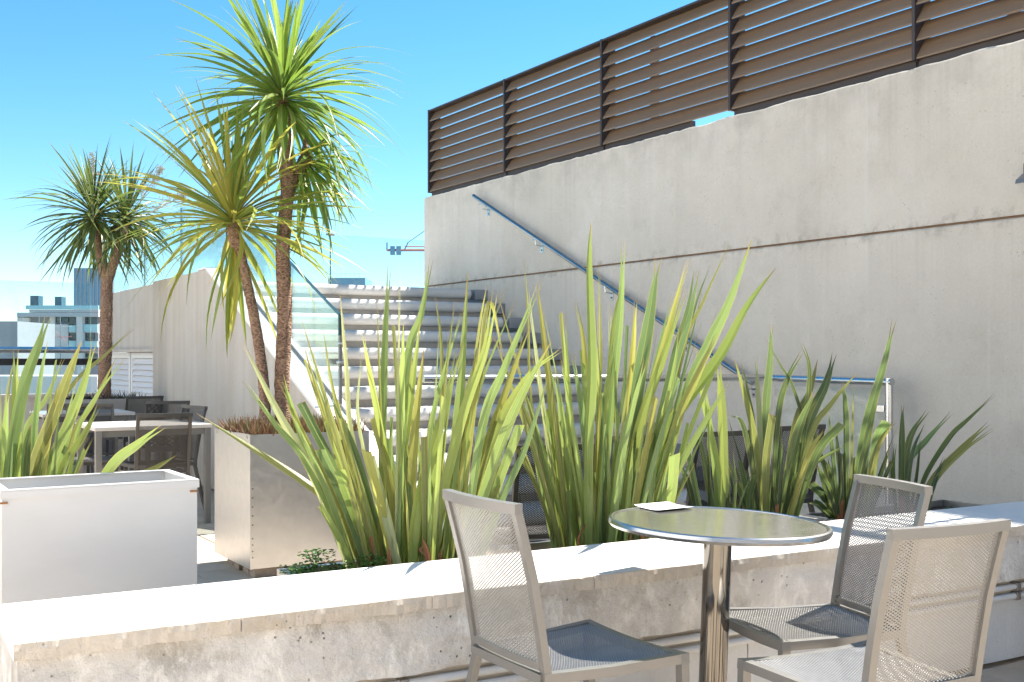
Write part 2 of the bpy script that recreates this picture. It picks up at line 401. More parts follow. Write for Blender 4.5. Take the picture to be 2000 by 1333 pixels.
rough_block(XW, XW + 0.3, 0.2, YE, ZJ + 0.006, ZT, 200, M['big_wall'], 'wall_panel', wall, 0.016)
MB().box((XW + 0.012, 0.2, ZJ - 0.02), (XW + 0.28, YE - 0.01, ZJ + 0.02)).build('joint_filler', M['sealant'], wall)

XL = 6.25
screen = thing('louvre_screen', 'brown metal louvre screen standing along the top of the concrete wall', 'louvre screen')
posts = [11.90, 10.15, 8.40, 6.66, 4.88, 3.12, 1.36]
z0, z1 = 3.225, 4.22
for i, y in enumerate(posts):
    w = 0.012
    MB().box((XL - 0.014, y - w, z0), (XL + 0.15, y + w, z1 + 0.01)).build('post', M['louvre_dark'], screen)
NB = 8
dz = (z1 - z0 - 0.02) / NB
bl = {}
for i in range(len(posts) - 1):
    ya, yb = posts[i + 1] + 0.013, posts[i] - 0.013
    L = round(yb - ya, 3)
    if L not in bl:
        t = 0.004
        pr = [(0, 0), (0.0, 0.012), (0.090, 0.148), (0.102, 0.148), (0.102, 0.143), (0.094, 0.141), (0.006, 0.004), (0.006, 0)]
        b = MB(); b.prism([(x, -L / 2, z) for x, z in pr], (0, L, 0)); bl[L] = b.mesh('louvre_blade', M['louvre'])
    for k in range(NB):
        inst('louvre_blade', bl[L], screen, Matrix.Translation((XL, (ya + yb) / 2, z0 + 0.008 + k * dz)))
    MB().box((XL - 0.012, ya, z1 - 0.012), (XL + 0.11, yb, z1 + 0.006)).build('top_rail', M['louvre_dark'], screen)
    MB().box((XL + 0.03, ya + (0.5 if i in (2, 4) else 0.0), ZT - 0.02), (XL + 0.08, yb, z0 + 0.02)).build('base_rail', M['louvre_dark'], screen)
for y in (7.9, 4.3):   # stays behind the blades
    MB().box((XL + 0.20, y - 0.03, ZT - 0.05), (XL + 0.26, y + 0.03, z1 - 0.05)).build('stay', M['louvre'], screen)
# handrail on the wall
XH = 6.12
hr = thing('wall_handrail', 'sloping round steel handrail bracketed to the concrete wall above the stairs', 'handrail')
pa, pb = P(925, 383, dX(925, XH)), P(1470, 748, dX(1470, XH))
b = MB(); b.tube([pa, pb], 0.0225, 16); b.build('rail', M['rail_steel'], hr, True)
for t in (0.045, 0.29, 0.56, 0.80, 0.985):
    p = pa.lerp(pb, t)
    b = MB(); b.tube([p + Vector((0, 0, -0.02)), p + Vector((0, 0, -0.075)), Vector((XW - 0.004, p.y, p.z - 0.085))], 0.007, 8)
    b.box((XW - 0.006, p.y - 0.022, p.z - 0.15), (XW - 0.0005, p.y + 0.022, p.z - 0.06)); b.box((p.x - 0.02, p.y - 0.05, p.z - 0.027), (p.x + 0.02, p.y + 0.05, p.z - 0.02))
    b.build('bracket', M['steel'], hr)
    b = MB(); b.tube([(XW - 0.010, p.y, p.z - 0.125), (XW - 0.006, p.y, p.z - 0.125)], 0.008, 8); b.build('bolt', M['black'], hr)
# wall lamp at the right margin
wl = thing('wall_lamp', 'small dark wall lamp fixed high on the concrete wall', 'lamp')
p = P(2026, 343, dX(2026, XW)); p.x = XW
b = MB(); b.box((p.x - 0.05, p.y - 0.06, p.z - 0.03), (p.x - 0.001, p.y + 0.06, p.z + 0.08), 0.006); b.build('back_box', M['louvre_dark'], wl)
b = MB(); b.prism([(p.x - 0.14, p.y - 0.055, p.z - 0.055), (p.x - 0.05, p.y - 0.055, p.z - 0.03), (p.x - 0.05, p.y - 0.055, p.z + 0.02), (p.x - 0.13, p.y - 0.055, p.z - 0.03)], (0, 0.11, 0)); b.build('lamp_head', M['alu'], wl)

# ------------------------------------------------------------------ stairs
XS0, XS1, RISE, GO, NST = 3.36, 6.06, 0.164, 0.36, 12
Y0 = 10.39 - (NST - 1) * GO
stair = thing('staircase', 'broad concrete staircase of round nosed steps between parapet and wall', 'staircase')
for k in range(NST):
    y = Y0 + k * GO; z = (k + 1) * RISE
    r = 0.052
    pr = [(y + r - r * math.cos(a), z - r + r * math.sin(a)) for a in [R(x) for x in range(90, -91, -18)]]
    pr = [(y + r - r * math.sin(R(th)), z - r + r * math.cos(R(th))) for th in range(0, 181, 18)]
    prof = [(y + GO + 0.06, z)] + pr + [(y + GO + 0.06, z - 2 * r)]
    if k == NST - 1: prof[0] = (y + 4.4, z); prof[-1] = (y + 4.4, z - 2 * r)
    x1 = XS1 - 0.10 + random.uniform(-0.03, 0.03)
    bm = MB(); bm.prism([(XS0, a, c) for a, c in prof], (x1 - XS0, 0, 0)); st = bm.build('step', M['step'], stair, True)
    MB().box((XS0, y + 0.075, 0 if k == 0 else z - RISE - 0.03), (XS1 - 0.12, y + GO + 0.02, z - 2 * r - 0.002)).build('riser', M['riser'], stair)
    MB().box((XS1 - 0.02, y + 0.03, z - 0.11), (XW - 0.001, y + 0.15, z + 0.0), 0.004).build('step_bracket', M['far_grey'], stair)
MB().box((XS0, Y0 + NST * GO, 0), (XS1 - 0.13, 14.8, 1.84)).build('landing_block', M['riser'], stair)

# parapet (cheek wall) left of the stairs, with the recess of the white shutters
XC0, XC1 = 3.09, 3.35
SL = RISE / GO
par = thing('stair_parapet', 'streaked concrete parapet with white sloping top left of the stairs', 'wall')
zt = 2.06; yk = 10.42
prof = [(XC0, 6.1, 0), (XC0, 6.1, 0.13 + 0.0), (XC0, yk, zt), (XC0, 12.4, zt), (XC0, 12.4, 0)]
b = MB(); b.prism(prof, (XC1 - XC0, 0, 0)); b.build('wall_panel', M['cheek'], par)
b = MB(); b.box((XC0 + 0.09, 12.402, 1.31), (XC1, 15.3, zt - 0.003)); b.box((XC0 + 0.03, 12.402, 1.29), (XC0 + 0.088, 15.3, 1.33)); b.build('upper_wall', M['cheek'], par)
b = MB(); b.prism([(XC0 - 0.008, 6.08, 0.125), (XC0 - 0.008, 6.08, 0.15), (XC0 - 0.008, yk, zt + 0.022), (XC0 - 0.008, yk + 0.25, zt + 0.022), (XC0 - 0.008, yk + 0.25, zt + 0.004), (XC0 - 0.008, yk + 0.002, zt + 0.004)], (XC1 - XC0 + 0.012, 0, 0)); b.build('white_cap', M['white_cap'], par)
b = MB(); b.prism([(XC1 - 0.07, 7.3, 0.7), (XC1 - 0.07, 7.3, 0.712), (XC1 - 0.07, yk, zt + 0.042), (XC1 - 0.07, yk, zt + 0.024)], (0.012, 0, 0)); b.build('glass_channel', M['alu'], par)
# shutters
for (ya, yb, lab) in ((12.45, 13.98, 'white slatted shutter panel right of the palm trunk'), (14.03, 15.26, 'white slatted shutter panel behind the palm trunk')):
    sh = thing('louvred_shutter', lab, 'shutter', group='white shutters below the parapet')
    X = XC0 + 0.13
    b = MB(); b.box((X, ya, 0.1), (X + 0.04, ya + 0.07, 1.285)); b.box((X, yb - 0.07, 0.1), (X + 0.04, yb, 1.285)); b.box((X, ya + 0.07, 1.22), (X + 0.04, yb - 0.07, 1.285)); b.build('frame', M['white'], sh)
    sl = MB(); sl.prism([(0, 0, 0), (0.045, 0, 0.06), (0.05, 0, 0.056), (0.006, 0, -0.004)], (0, yb - ya - 0.146, 0)); me = sl.mesh('slat', M['white'])
    for k in range(15): inst('slat', me, sh, Matrix.Translation((X - 0.004, ya + 0.073, 0.2 + 0.068 * k)))
    MB().box((X + 0.06, ya, 0.1), (X + 0.07, yb, 1.285)).build('back_panel', M['white'], sh)

# glass balustrades
def slab_glass(b, p0, p1, zb0, zt0, zb1, zt1, t=0.012):
    d = (Vector(p1) - Vector(p0)).normalized(); n = Vector((-d.y, d.x, 0)) * (t / 2)
    pts = [Vector((p0[0], p0[1], zb0)), Vector((p1[0], p1[1], zb1)), Vector((p1[0], p1[1], zt1)), Vector((p0[0], p0[1], zt0))]
    b.prism([q - n for q in pts], n * 2)
XG = XC1 - 0.06
gb = thing('stair_glass_balustrade', 'sloping frameless glass balustrade on the white parapet of the stairs', 'balustrade')
ya, yb = 7.70, yk
zg = lambda y: 1.54 + (y - 7.70) * SL
zp = lambda y: 0.15 + (zt + 0.022 - 0.15) * (y - 6.08) / (yk - 6.08)
ym = 8.72
for (a, c) in ((ya, ym - 0.006), (ym + 0.006, yb)):
    b = MB(); slab_glass(b, (XG, a, 0), (XG, c, 0), zp(a) + 0.005, zg(a), zp(c) + 0.005, zg(c)); b.build('glass_pane', M['glass'], gb)
b = MB(); b.tube([(XG, ya, zg(ya) + 0.004), (XG, yb, zg(yb) + 0.004)], 0.008, 4, square=True); b.build('top_edge', M['glass_edge'], gb)
b = MB(); b.tube([(XG, ya - 0.004, zg(ya) + 0.004), (XG, ya - 0.004, zg(ya) - 0.15)], 0.011, 4, square=True, up=(1, 0, 0)); b.build('end_edge', M['glass_edge'], gb)
b = MB(); b.tube([(XG, ya - 0.012, zg(ya) - 0.15), (XG, ya - 0.012, zp(ya))], 0.011, 4, square=True, up=(1, 0, 0)); b.build('end_post', M['alu'], gb)
for q in (0.22, 0.36): MB().box((XG - 0.02, ya - 0.03, zg(ya) - q), (XG + 0.02, ya + 0.02, zg(ya) - q + 0.02), 0.003).build('clamp', M['steel'], gb)
b = MB(); b.tube([(XG, ym, zp(ym)), (XG, ym, zg(ym))], 0.004, 4, square=True, up=(1, 0, 0)); b.build('pane_edge', M['glass_edge'], gb)
# level glass on top of the parapet
gl = thing('landing_side_glass', 'level glass balustrade on the landing edge behind the yellow palm', 'balustrade')
for (a, c) in ((yb + 0.012, 12.0), (12.012, 13.6), (13.612, 15.2)):
    b = MB(); slab_glass(b, (XG, a, 0), (XG, c, 0), zt + 0.03, 2.84, zt + 0.03, 2.84); b.build('glass_pane', M['glass'], gl)
for y in (yb + 0.006, 12.006, 13.606):
    b = MB(); b.tube([(XG, y, zt + 0.02), (XG, y, 2.84)], 0.005, 4, square=True, up=(1, 0, 0)); b.build('pane_edge', M['glass_edge'], gl)
# rear glass of the landing
rg = thing('landing_rear_glass', 'clear glass balustrade across the far side of the upper landing', 'balustrade')
YR = 14.7
xm = P(645, 500, dY(645, YR)).x
for (a, c) in ((XG + 0.02, xm - 0.008), (xm + 0.008, xm + 2.6), (xm + 2.62, xm + 5)):
    b = MB(); slab_glass(b, (a, YR, 0), (c, YR, 0), 1.97, 2.98, 1.97, 2.98); b.build('glass_pane', M['glass'], rg)
for x in (xm, xm + 2.61):
    b = MB(); b.tube([(x, YR, 1.97), (x, YR, 2.985)], 0.007, 4, square=True, up=(1, 0, 0)); b.build('pane_post', M['glass_edge'], rg)
    MB().box((x - 0.06, YR - 0.015, 2.965), (x + 0.06, YR + 0.015, 2.99)).build('clip', M['alu'], rg)

# steel barrier at the foot of the stairs
br = thing('steel_barrier', 'tubular steel barrier with clear panel at the foot of the stairs by the wall', 'barrier')
ZB = 1.075
c0, c1, c2 = Vector((3.12, 6.02, ZB + 0.02)), Vector((5.98, 6.02, ZB)), Vector((5.98, 4.87, ZB - 0.012))
b = MB(); b.tube([c0, c1], 0.026, 14); b.build('rail', M['steel'], br, True)
b = MB(); b.tube([c1 + Vector((0, -0.05, 0)), c2 + Vector((0, -0.026, 0))], 0.026, 14); b.build('rail', M['steel'], br, True)
b = MB(); b.tube([c2 + Vector((0, 0, 0.026)), (c2.x, c2.y, 0)], 0.026, 14); b.build('post', M['steel'], br, True)
b = MB(); b.tube([c0 + Vector((0.33, 0, 0.0)), (c0.x + 0.33, c0.y, 0)], 0.026, 14); b.build('post', M['steel'], br, True)
b = MB(); slab_glass(b, (5.98, 4.96, 0), (5.98, 5.9, 0), 0.15, 1.02, 0.15, 1.02, 0.01); b.build('glass_pane', M['clear'], br)
for z in (0.86, 0.35):
    MB().box((5.965, 4.90, z), (5.995, 4.985, z + 0.05), 0.004).build('clamp', M['steel'], br)

# ------------------------------------------------------------------ terrace edge on the far left
pw = MB().box((-7, 15.06, -0.02), (3.07, 15.30, 0.72)).box((-7, 15.02, 0.722), (3.07, 15.34, 0.76)).build('terrace_parapet', M['cheek'])
tag(pw, 'low beige parapet wall along the far edge of the terrace', 'wall')
we = thing('wind_screen', 'tall glass wind screen with steel rail and black band at the terrace edge', 'balustrade')
for k in range(8):
    xa = 3.0 - (k + 1) * 1.25
    b = MB(); slab_glass(b, (xa + 0.01, 15.2, 0), (xa + 1.24, 15.2, 0), 0.765, 2.20, 0.765, 2.20); b.build('glass_pane', M['glass'], we)
    MB().box((xa - 0.004, 15.19, 0.765), (xa + 0.004, 15.21, 2.2)).build('pane_edge', M['glass_edge'], we)
b = MB(); b.tube([(-7, 15.10, 1.325), (3.06, 15.10, 1.325)], 0.04, 12); b.build('rail', M['steel'], we, True)
MB().box((-7, 15.12, 1.13), (3.06, 15.17, 1.215)).build('band', M['black'], we)

# ------------------------------------------------------------------ low wall in the foreground
YF, YB_, ZC = 2.75, 3.22, 0.55
lw = thing('low_wall', 'low white topped concrete wall with stained face across the foreground', 'wall')
XA, XB = 0.40, XW + 0.1
lw.matrix_world = Matrix.Translation((2.2, 3.0, 0)) @ Matrix.Rotation(R(-2.2), 4, 'Z') @ Matrix.Translation((-2.2, -3.0, 0))
def front_face(x0, x1, zlo, zhi, y, nx, nzv, amp, name, m, edge=0.0, depth=0.4):
    b = MB(); bm = b.bm; g = []
    for i in range(nx + 1):
        x = x0 + (x1 - x0) * i / nx; col = []
        for j in range(nzv + 1):
            z = zlo + (zhi - zlo) * j / nzv
            d = amp * (noise.noise(Vector((x * 4, z * 7, 1))) + 0.5 * noise.noise(Vector((x * 14, z * 20, 4))))
            zz = z
            if j == 0: zz = z + edge * (noise.noise(Vector((x * 6, 3, 3))) + 0.6 * noise.noise(Vector((x * 23, 3, 9))))
            col.append(bm.verts.new((x, y + d, zz)))
        g.append(col)
    for i in range(nx):
        for j in range(nzv): bm.faces.new((g[i][j], g[i + 1][j], g[i + 1][j + 1], g[i][j + 1]))
    back = [[bm.verts.new((g[i][j].co.x, y + depth, g[i][j].co.z)) for j in (0, nzv)] for i in range(nx + 1)]
    for i in range(nx):
        bm.faces.new((g[i][0], back[i][0], back[i + 1][0], g[i + 1][0])); bm.faces.new((g[i][nzv], g[i + 1][nzv], back[i + 1][1], back[i][1]))
        bm.faces.new((back[i][0], back[i][1], back[i + 1][1], back[i + 1][0]))
    for i in (0, nx): bm.faces.new([g[i][j] for j in range(nzv + 1)] + [back[i][1], back[i][0]])
    return b.build(name, m, lw, True)
front_face(XA, XB, 0.33, ZC - 0.042, YF + 0.012, 420, 14, 0.009, 'wall_face', M['low_wall'], 0.006, 0.44)
MB().box((XA, YF + 0.045, 0.272), (XB, YB_ - 0.02, 0.3295)).build('render_band', M['low_band'], lw)
xs = [XA + 0.01, 1.2, 1.95, 2.7, 3.45, 4.2, 4.95, XB]
for a, c in zip(xs[:-1], xs[1:]):
    MB().box((a + 0.002, YF + 0.05 + random.uniform(0, 0.003), 0.0), (c - 0.002, YB_ - 0.03, 0.2715), 0.002).build('base_panel', M['low_panel'], lw)
edges = [XA - 0.012, 0.93, 1.477, 2.03, 2.58, 3.13, 3.70, 4.27, 4.85, 5.45, XB]
for a, c in zip(edges[:-1], edges[1:]):
    b = MB(); bm = b.bm; n = 64; rows = []
    g = 0.0022
    for i in range(n + 1):
        x = a + g + (c - a - 2 * g) * i / n
        e1 = 0.004 * noise.noise(Vector((x * 9, 1, 1))) + 0.003 * noise.noise(Vector((x * 60, 1, 2)))
        chip = max(0.0, noise.noise(Vector((x * 27, 7, 2))) - 0.42) * 0.012
        e2 = 0.006 * noise.noise(Vector((x * 12, 4, 1))) + 0.004 * noise.noise(Vector((x * 45, 4, 2)))
        rows.append([bm.verts.new(q) for q in ((x, YF - 0.004 + e2, ZC - 0.0415 + 0.4 * e2), (x, YF - 0.006 + e2, ZC - 0.018), (x, YF - 0.006 + e1 + chip * 0.4, ZC - 0.002 - chip * 1.4), (x, YF - 0.004 + e1 + chip, ZC), (x, YB_, ZC), (x, YB_, ZC - 0.0415))])
    for i in range(n):
        for k in range(6): bm.faces.new((rows[i][k], rows[i][(k + 1) % 6], rows[i + 1][(k + 1) % 6], rows[i + 1][k]))
    bm.faces.new(rows[0]); bm.faces.new(rows[-1][::-1])
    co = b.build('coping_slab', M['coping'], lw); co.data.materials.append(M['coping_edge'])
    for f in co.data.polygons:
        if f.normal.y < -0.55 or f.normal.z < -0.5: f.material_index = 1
pz = (0.300, 0.262)
for z in pz:
    pp = thing('wall_pipe', '%s of the two pale pipes clipped along the foot of the low wall' % ('upper' if z > 0.28 else 'lower'), 'pipe', group='pipes along the low wall')
    pp.matrix_world = lw.matrix_world.copy()
    b = MB(); b.tube([(XA + 0.1, YF + 0.028, z), (XB, YF + 0.028, z)], 0.0125, 12); b.build('tube', M['low_panel'], pp, True)
    for x in (1.4, 2.75, 4.1):
        MB().box((x - 0.012, YF + 0.012, z - 0.016), (x + 0.012, YF + 0.052, z + 0.016), 0.003).build('clip', M['alu'], pp)

# ------------------------------------------------------------------ planters
def open_box(name, label, x0, x1, y0, y1, z0, z1, m, lip, soil_z, rim=0.03, cat='planter', group=None):
    t = thing(name, label, cat, group=group)
    w = 0.012
    b = MB(); b.box((x0, y0, z0), (x1, y0 + w, z1)); b.build('front_panel', m, t)
    b = MB(); b.box((x0, y1 - w, z0), (x1, y1, z1)); b.build('back_panel', m, t)
    b = MB(); b.box((x0, y0 + w + 0.0005, z0), (x0 + w, y1 - w - 0.0005, z1)); b.build('side_panel', m, t)
    b = MB(); b.box((x1 - w, y0 + w + 0.0005, z0), (x1, y1 - w - 0.0005, z1)); b.build('side_panel', m, t)
    MB().box((x0 + w, y0 + w, z0 + 0.001), (x1 - w, y1 - w, z0 + 0.02)).build('bottom', m, t)
    if lip:
        o = 0.006
        b = MB()
        b.box((x0 - o, y0 - o, z1 - lip), (x1 + o, y0 - 0.0005, z1)).box((x0 - o, y1 + 0.0005, z1 - lip), (x1 + o, y1 + o, z1))
        b.box((x0 - o, y0 - 0.0005, z1 - lip), (x0 - 0.0005, y1 + 0.0005, z1)).box((x1 + 0.0005, y0 - 0.0005, z1 - lip), (x1 + o, y1 + 0.0005, z1))
        zt_ = z1 + 0.0045
        b.box((x0 - o, y0 - o, z1 + 0.0005), (x1 + o, y0 + rim, zt_)).box((x0 - o, y1 - rim, z1 + 0.0005), (x1 + o, y1 + o, zt_))
        b.box((x0 - o, y0 + rim, z1 + 0.0005), (x0 + rim, y1 - rim, zt_)).box((x1 - rim, y0 + rim, z1 + 0.0005), (x1 + o, y1 - rim, zt_))
        b.build('rim', m, t)
    if soil_z: MB().box((x0 + w, y0 + w, soil_z - 0.05), (x1 - w, y1 - w, soil_z)).build('soil', M['soil'], t)
    return t
wp = open_box('white_planter', 'empty white metal trough planter standing behind the left end of the low wall', 0.485, 1.105, 3.83, 4.22, 0.0, 0.796, M['whitebox'], 0.024, None, 0.022)
for (x, z) in ((1.100, 0.757), (0.497, 0.757)): MB().box((x - 0.02, 3.8225, z), (x + 0.004, 3.8295, z + 0.006)).build('rust_spot', M['rust'], wp)
gx0, gx1, gy0, gy1 = 2.0, 2.715, 5.92, 6.57
gp = open_box('zinc_planter', 'square galvanised steel planter raised on concrete blocks with the two palms', gx0, gx1, gy0, gy1, 0.056, 0.797, M['zinc'], 0, 0.735)
b = MB()
for k in range(9):
    z = 0.12 + 0.035 * k if k < 4 else 0.30 + 0.05 * (k - 4)
    b.tube([(gx0 + 0.014, gy0 - 0.003, z), (gx0 + 0.014, gy0 + 0.001, z)], 0.004, 6)
b.build('rivets', M['dark_alu'], gp)
for i, (x, y) in enumerate(((2.03, 5.93), (2.04, 6.07), (2.03, 6.21), (2.045, 6.37), (2.22, 5.935), (2.45, 5.94), (2.62, 5.94))):
    o = MB().box((x, y, 0.0005), (x + (0.15 if i != 0 else 0.17), y + 0.10, 0.054), 0.006).build('concrete_block', M['block'])
    tag(o, ['nearest corner block under the galvanised planter', 'second brown block along the left side under the galvanised planter', 'third brown block along the left side under the galvanised planter',
            'rearmost brown block on the left side under the galvanised planter', 'brown block under the front edge of the galvanised planter next to the corner block',
            'brown block under the middle of the galvanised planter front', 'brown block under the right end of the galvanised planter front'][i], 'block', 'concrete blocks under the zinc planter')
pc = open_box('zinc_planter', 'galvanised planter by the white shutters holding the forked palm', 2.05, 2.9, 11.7, 12.3, 0.0, 0.80, M['zinc'], 0.03, 0.76)
tr1 = open_box('zinc_trough', 'low zinc trough behind the low wall with small green weeds and the nearest flax', 1.39, 2.16, 3.40, 3.80, 0.0, 0.46, M['zinc'], 0.02, 0.43, 0.02, group='zinc troughs behind the low wall')
tr2 = open_box('zinc_trough', 'zinc trough behind the round table holding the tallest flax clump', 2.32, 3.16, 3.40, 3.80, 0.0, 0.46, M['zinc'], 0.02, 0.43, 0.02, group='zinc troughs behind the low wall')
tr3 = open_box('zinc_trough', 'zinc trough in wall shade holding the two middle dark flax clumps', 3.20, 3.98, 3.40, 3.80, 0.0, 0.46, M['zinc'], 0.02, 0.43, 0.02, group='zinc troughs behind the low wall')
tr4 = open_box('zinc_trough', 'zinc trough in wall shade behind the tilted chair back holding two dark flax clumps', 4.02, 5.1, 3.40, 3.80, 0.0, 0.46, M['zinc'], 0.02, 0.43, 0.02, group='zinc troughs behind the low wall')
tr0 = open_box('zinc_trough', 'zinc trough hidden behind the empty white planter holding the left flax', 0.05, 1.0, 4.45, 4.9, 0.0, 0.56, M['zinc'], 0.02, 0.52, 0.02, group='zinc troughs behind the low wall')

# ------------------------------------------------------------------ leaves
def catmull(pts, n):
    pts = [Vector(p) for p in pts]
    q = [pts[0] * 2 - pts[1]] + pts + [pts[-1] * 2 - pts[-2]]
    out = []; m = len(pts) - 1
    for i in range(n + 1):
        s = i / n * m; k = min(int(s), m - 1); t = s - k
        a, b, c, d = q[k:k + 4]
        out.append(0.5 * ((2 * b) + (c - a) * t + (2 * a - 5 * b + 4 * c - d) * t * t + (3 * b - a - 3 * c + d) * t ** 3))
    return out
def blade_mesh(path, w, nrm, fold=0.18, prof='flax', cut=False, twist=0.0, split=0.0):
    """a folded strap leaf, four vertices across; split > 0 parts the tip into two points from that share of its length on"""
    n = len(path) - 1
    verts, faces, uvs = [], [], []
    for i, p in enumerate(path):
        t = i / n
        tan = (path[min(i + 1, n)] - path[max(i - 1, 0)]).normalized()
        side = tan.cross(nrm)
        if side.length < 1e-4: side = tan.cross(Vector((0.3, 0.8, 0.2)))
        side.normalize()
        if twist: side = Matrix.Rotation(twist * t, 3, tan) @ side
        nn = side.cross(tan)
        if prof == 'flax':
            if t < 0.45: f = 0.72 + 0.55 * t - 0.2 * t * t
            else: f = 0.927 * (1 - ((t - 0.45) / 0.55) ** 1.7)
            if cut: f = 0.75 + 0.25 * min(1, t * 2)
        else:
            f = (0.55 + 0.9 * t) if t < 0.4 else 0.91 * (1 - ((t - 0.4) / 0.6) ** 1.7)
        hw = max(0.0006, w * f * 0.5)
        fd = fold * hw * 2 * (1.0 if t < 0.3 else 1.0 - 0.5 * t)
        nick = (0.0 if not cut or i < n else random.uniform(-0.4, 0.4) * w)
        g = 0.0
        if split and t > split: g = w * 0.22 * ((t - split) / (1 - split)) ** 1.3
        q = p - nn * fd * 0.4
        verts += [p - side * (hw + g) + nn * fd + tan * nick, q - side * g, q + side * g, p + side * (hw + g) + nn * fd - tan * nick]
        tv = t * 0.80 if cut and i < n else (t if not cut else 0.97)
        uvs += [(0, tv), (0.5, tv), (0.5, tv), (1, tv)]
    for i in range(n):
        a = i * 4
        faces += [(a, a + 1, a + 5, a + 4), (a + 2, a + 3, a + 7, a + 6)]
    me = bpy.data.meshes.new('leaf'); me.from_pydata(verts, [], faces)
    uvl = me.uv_layers.new(name='UVMap')
    for l in me.loops: uvl.data[l.index].uv = uvs[l.vertex_index]
    for p in me.polygons: p.use_smooth = True
    return me
G1, G2, G3, G4 = (0.265, 0.355, 0.115), (0.215, 0.31, 0.115), (0.32, 0.40, 0.115), (0.15, 0.235, 0.10)
YL, DK, DK2, OL, PALE = (0.37, 0.37, 0.11), (0.07, 0.11, 0.055), (0.10, 0.15, 0.06), (0.22, 0.24, 0.08), (0.40, 0.44, 0.25)  # DK, DK2: dark leaf green with the wall's shade painted in for right-hand clumps
def flax(name, label, leaves, D, soil, dmx=0.16, tips=0.22, fill=None, base_px=None, seed=1, group='flax clumps in the zinc troughs', dmin=None):
    rnd = random.Random(seed)
    t = thing(name, label, 'plant', group=group)
    for L in leaves:
        pts, wpx, tone = L[0], L[1], L[2]
        cut = 'c' in (L[3] if len(L) > 3 else '')
        front = 'f' in (L[3] if len(L) > 3 else '')
        d0 = D + rnd.uniform(-0.11, 0.11) - (0.06 if front else 0)
        bx = pts[0][0]
        # root in the soil below the first point
        base = P(bx, HZ + (H - soil) * F / d0, d0)
        d1 = d0 + rnd.uniform(-tips, tips * 0.7) - (0.06 if front else 0)
        m = len(pts)
        P3 = [base]
        for i, q in enumerate(pts[1:], 1):
            s = i / (m - 1)
            P3.append(P(q[0], q[1], d0 + (d1 - d0) * s ** 1.5))
        if dmin: pass
        if m == 2:
            mid = P3[0].lerp(P3[1], 0.55) + Vector((rnd.uniform(-0.012, 0.012), rnd.uniform(-0.02, 0.02), 0.02)); P3.insert(1, mid)
        path = catmull(P3, 18)
        if cut: path.append(path[-1] + (path[-1] - path[-2]).normalized() * 0.006)
        if cut: pass
        w = wpx / F * D * (0.74 if cut else 0.82)
        view = (EYE - path[len(path) // 2]).normalized()
        tan = (path[-1] - path[0]).normalized()
        nrm = Matrix.Rotation(R(rnd.uniform(-48, 48)), 3, tan) @ view
        v = rnd.uniform(0.82, 1.15); h = rnd.uniform(-0.03, 0.03)
        col = (max(0.02, tone[0] * v + h * tone[0]), tone[1] * v, tone[2] * v)
        me = blade_mesh(path, w, nrm, rnd.uniform(0.10, 0.26) * rnd.choice((-1, 1)), 'flax', cut, R(rnd.uniform(-12, 12)), rnd.choice((0, 0.74, 0.82, 0.88)) if not cut else 0)
        me.materials.append(M['flax'])
        inst('leaf', me, t, None, col)
    if fill and base_px:
        for k in range(fill[0]):
            bx = rnd.uniform(*base_px); d0 = D + rnd.uniform(-0.13, 0.13)
            base = P(bx, HZ + (H - soil) * F / d0, d0)
            cx = (base_px[0] + base_px[1]) / 2
            lean = ((bx - cx) / max(1, (base_px[1] - base_px[0]) / 2)) * 0.30 + rnd.uniform(-0.13, 0.13)
            ln = fill[1][0] + (fill[1][1] - fill[1][0]) * rnd.random() ** 1.5
            dirv = (UP + RT * lean + FW * rnd.uniform(-0.22, 0.25)).normalized()
            p1 = base + dirv * ln * 0.5; p2 = base + dirv * ln + RT * lean * 0.12 * ln
            cut = rnd.random() < 0.3
            path = catmull([base, p1, p2], 10)
            if cut: path.append(path[-1] + (path[-1] - path[-2]).normalized() * 0.006)
            nrm = Matrix.Rotation(R(rnd.uniform(-60, 60)), 3, dirv) @ (EYE - p1).normalized()
            tone = rnd.choice(fill[2]); v = rnd.uniform(0.75, 1.15)
            me = blade_mesh(path, rnd.uniform(0.011, 0.025), nrm, rnd.uniform(0.1, 0.25) * rnd.choice((-1, 1)), 'flax', cut, R(rnd.uniform(-30, 30)))
            me.materials.append(M['flax'])
            inst('leaf', me, t, None, tuple(c * v for c in tone))
        # dead brown sheaths round the foot
        for k in range(9):
            bx = rnd.uniform(base_px[0] + 5, base_px[1] - 5); d0 = D - 0.12 + rnd.uniform(-0.03, 0.05)
            base = P(bx, HZ + (H - soil) * F / d0, d0)
            dirv = (UP + RT * rnd.uniform(-0.4, 0.4) + FW * rnd.uniform(-0.2, 0.1)).normalized(); ln = rnd.uniform(0.07, 0.17)
            path = catmull([base, base + dirv * ln * 0.6, base + dirv * ln + RT * rnd.uniform(-0.03, 0.03) - UP * rnd.uniform(0, 0.03)], 6)
            me = blade_mesh(path, rnd.uniform(0.012, 0.026), (EYE - base).normalized(), 0.3, 'flax', rnd.random() < 0.5, R(rnd.uniform(-120, 120)))
            me.materials.append(M['dead']); inst('dead_leaf', me, t)
    return t
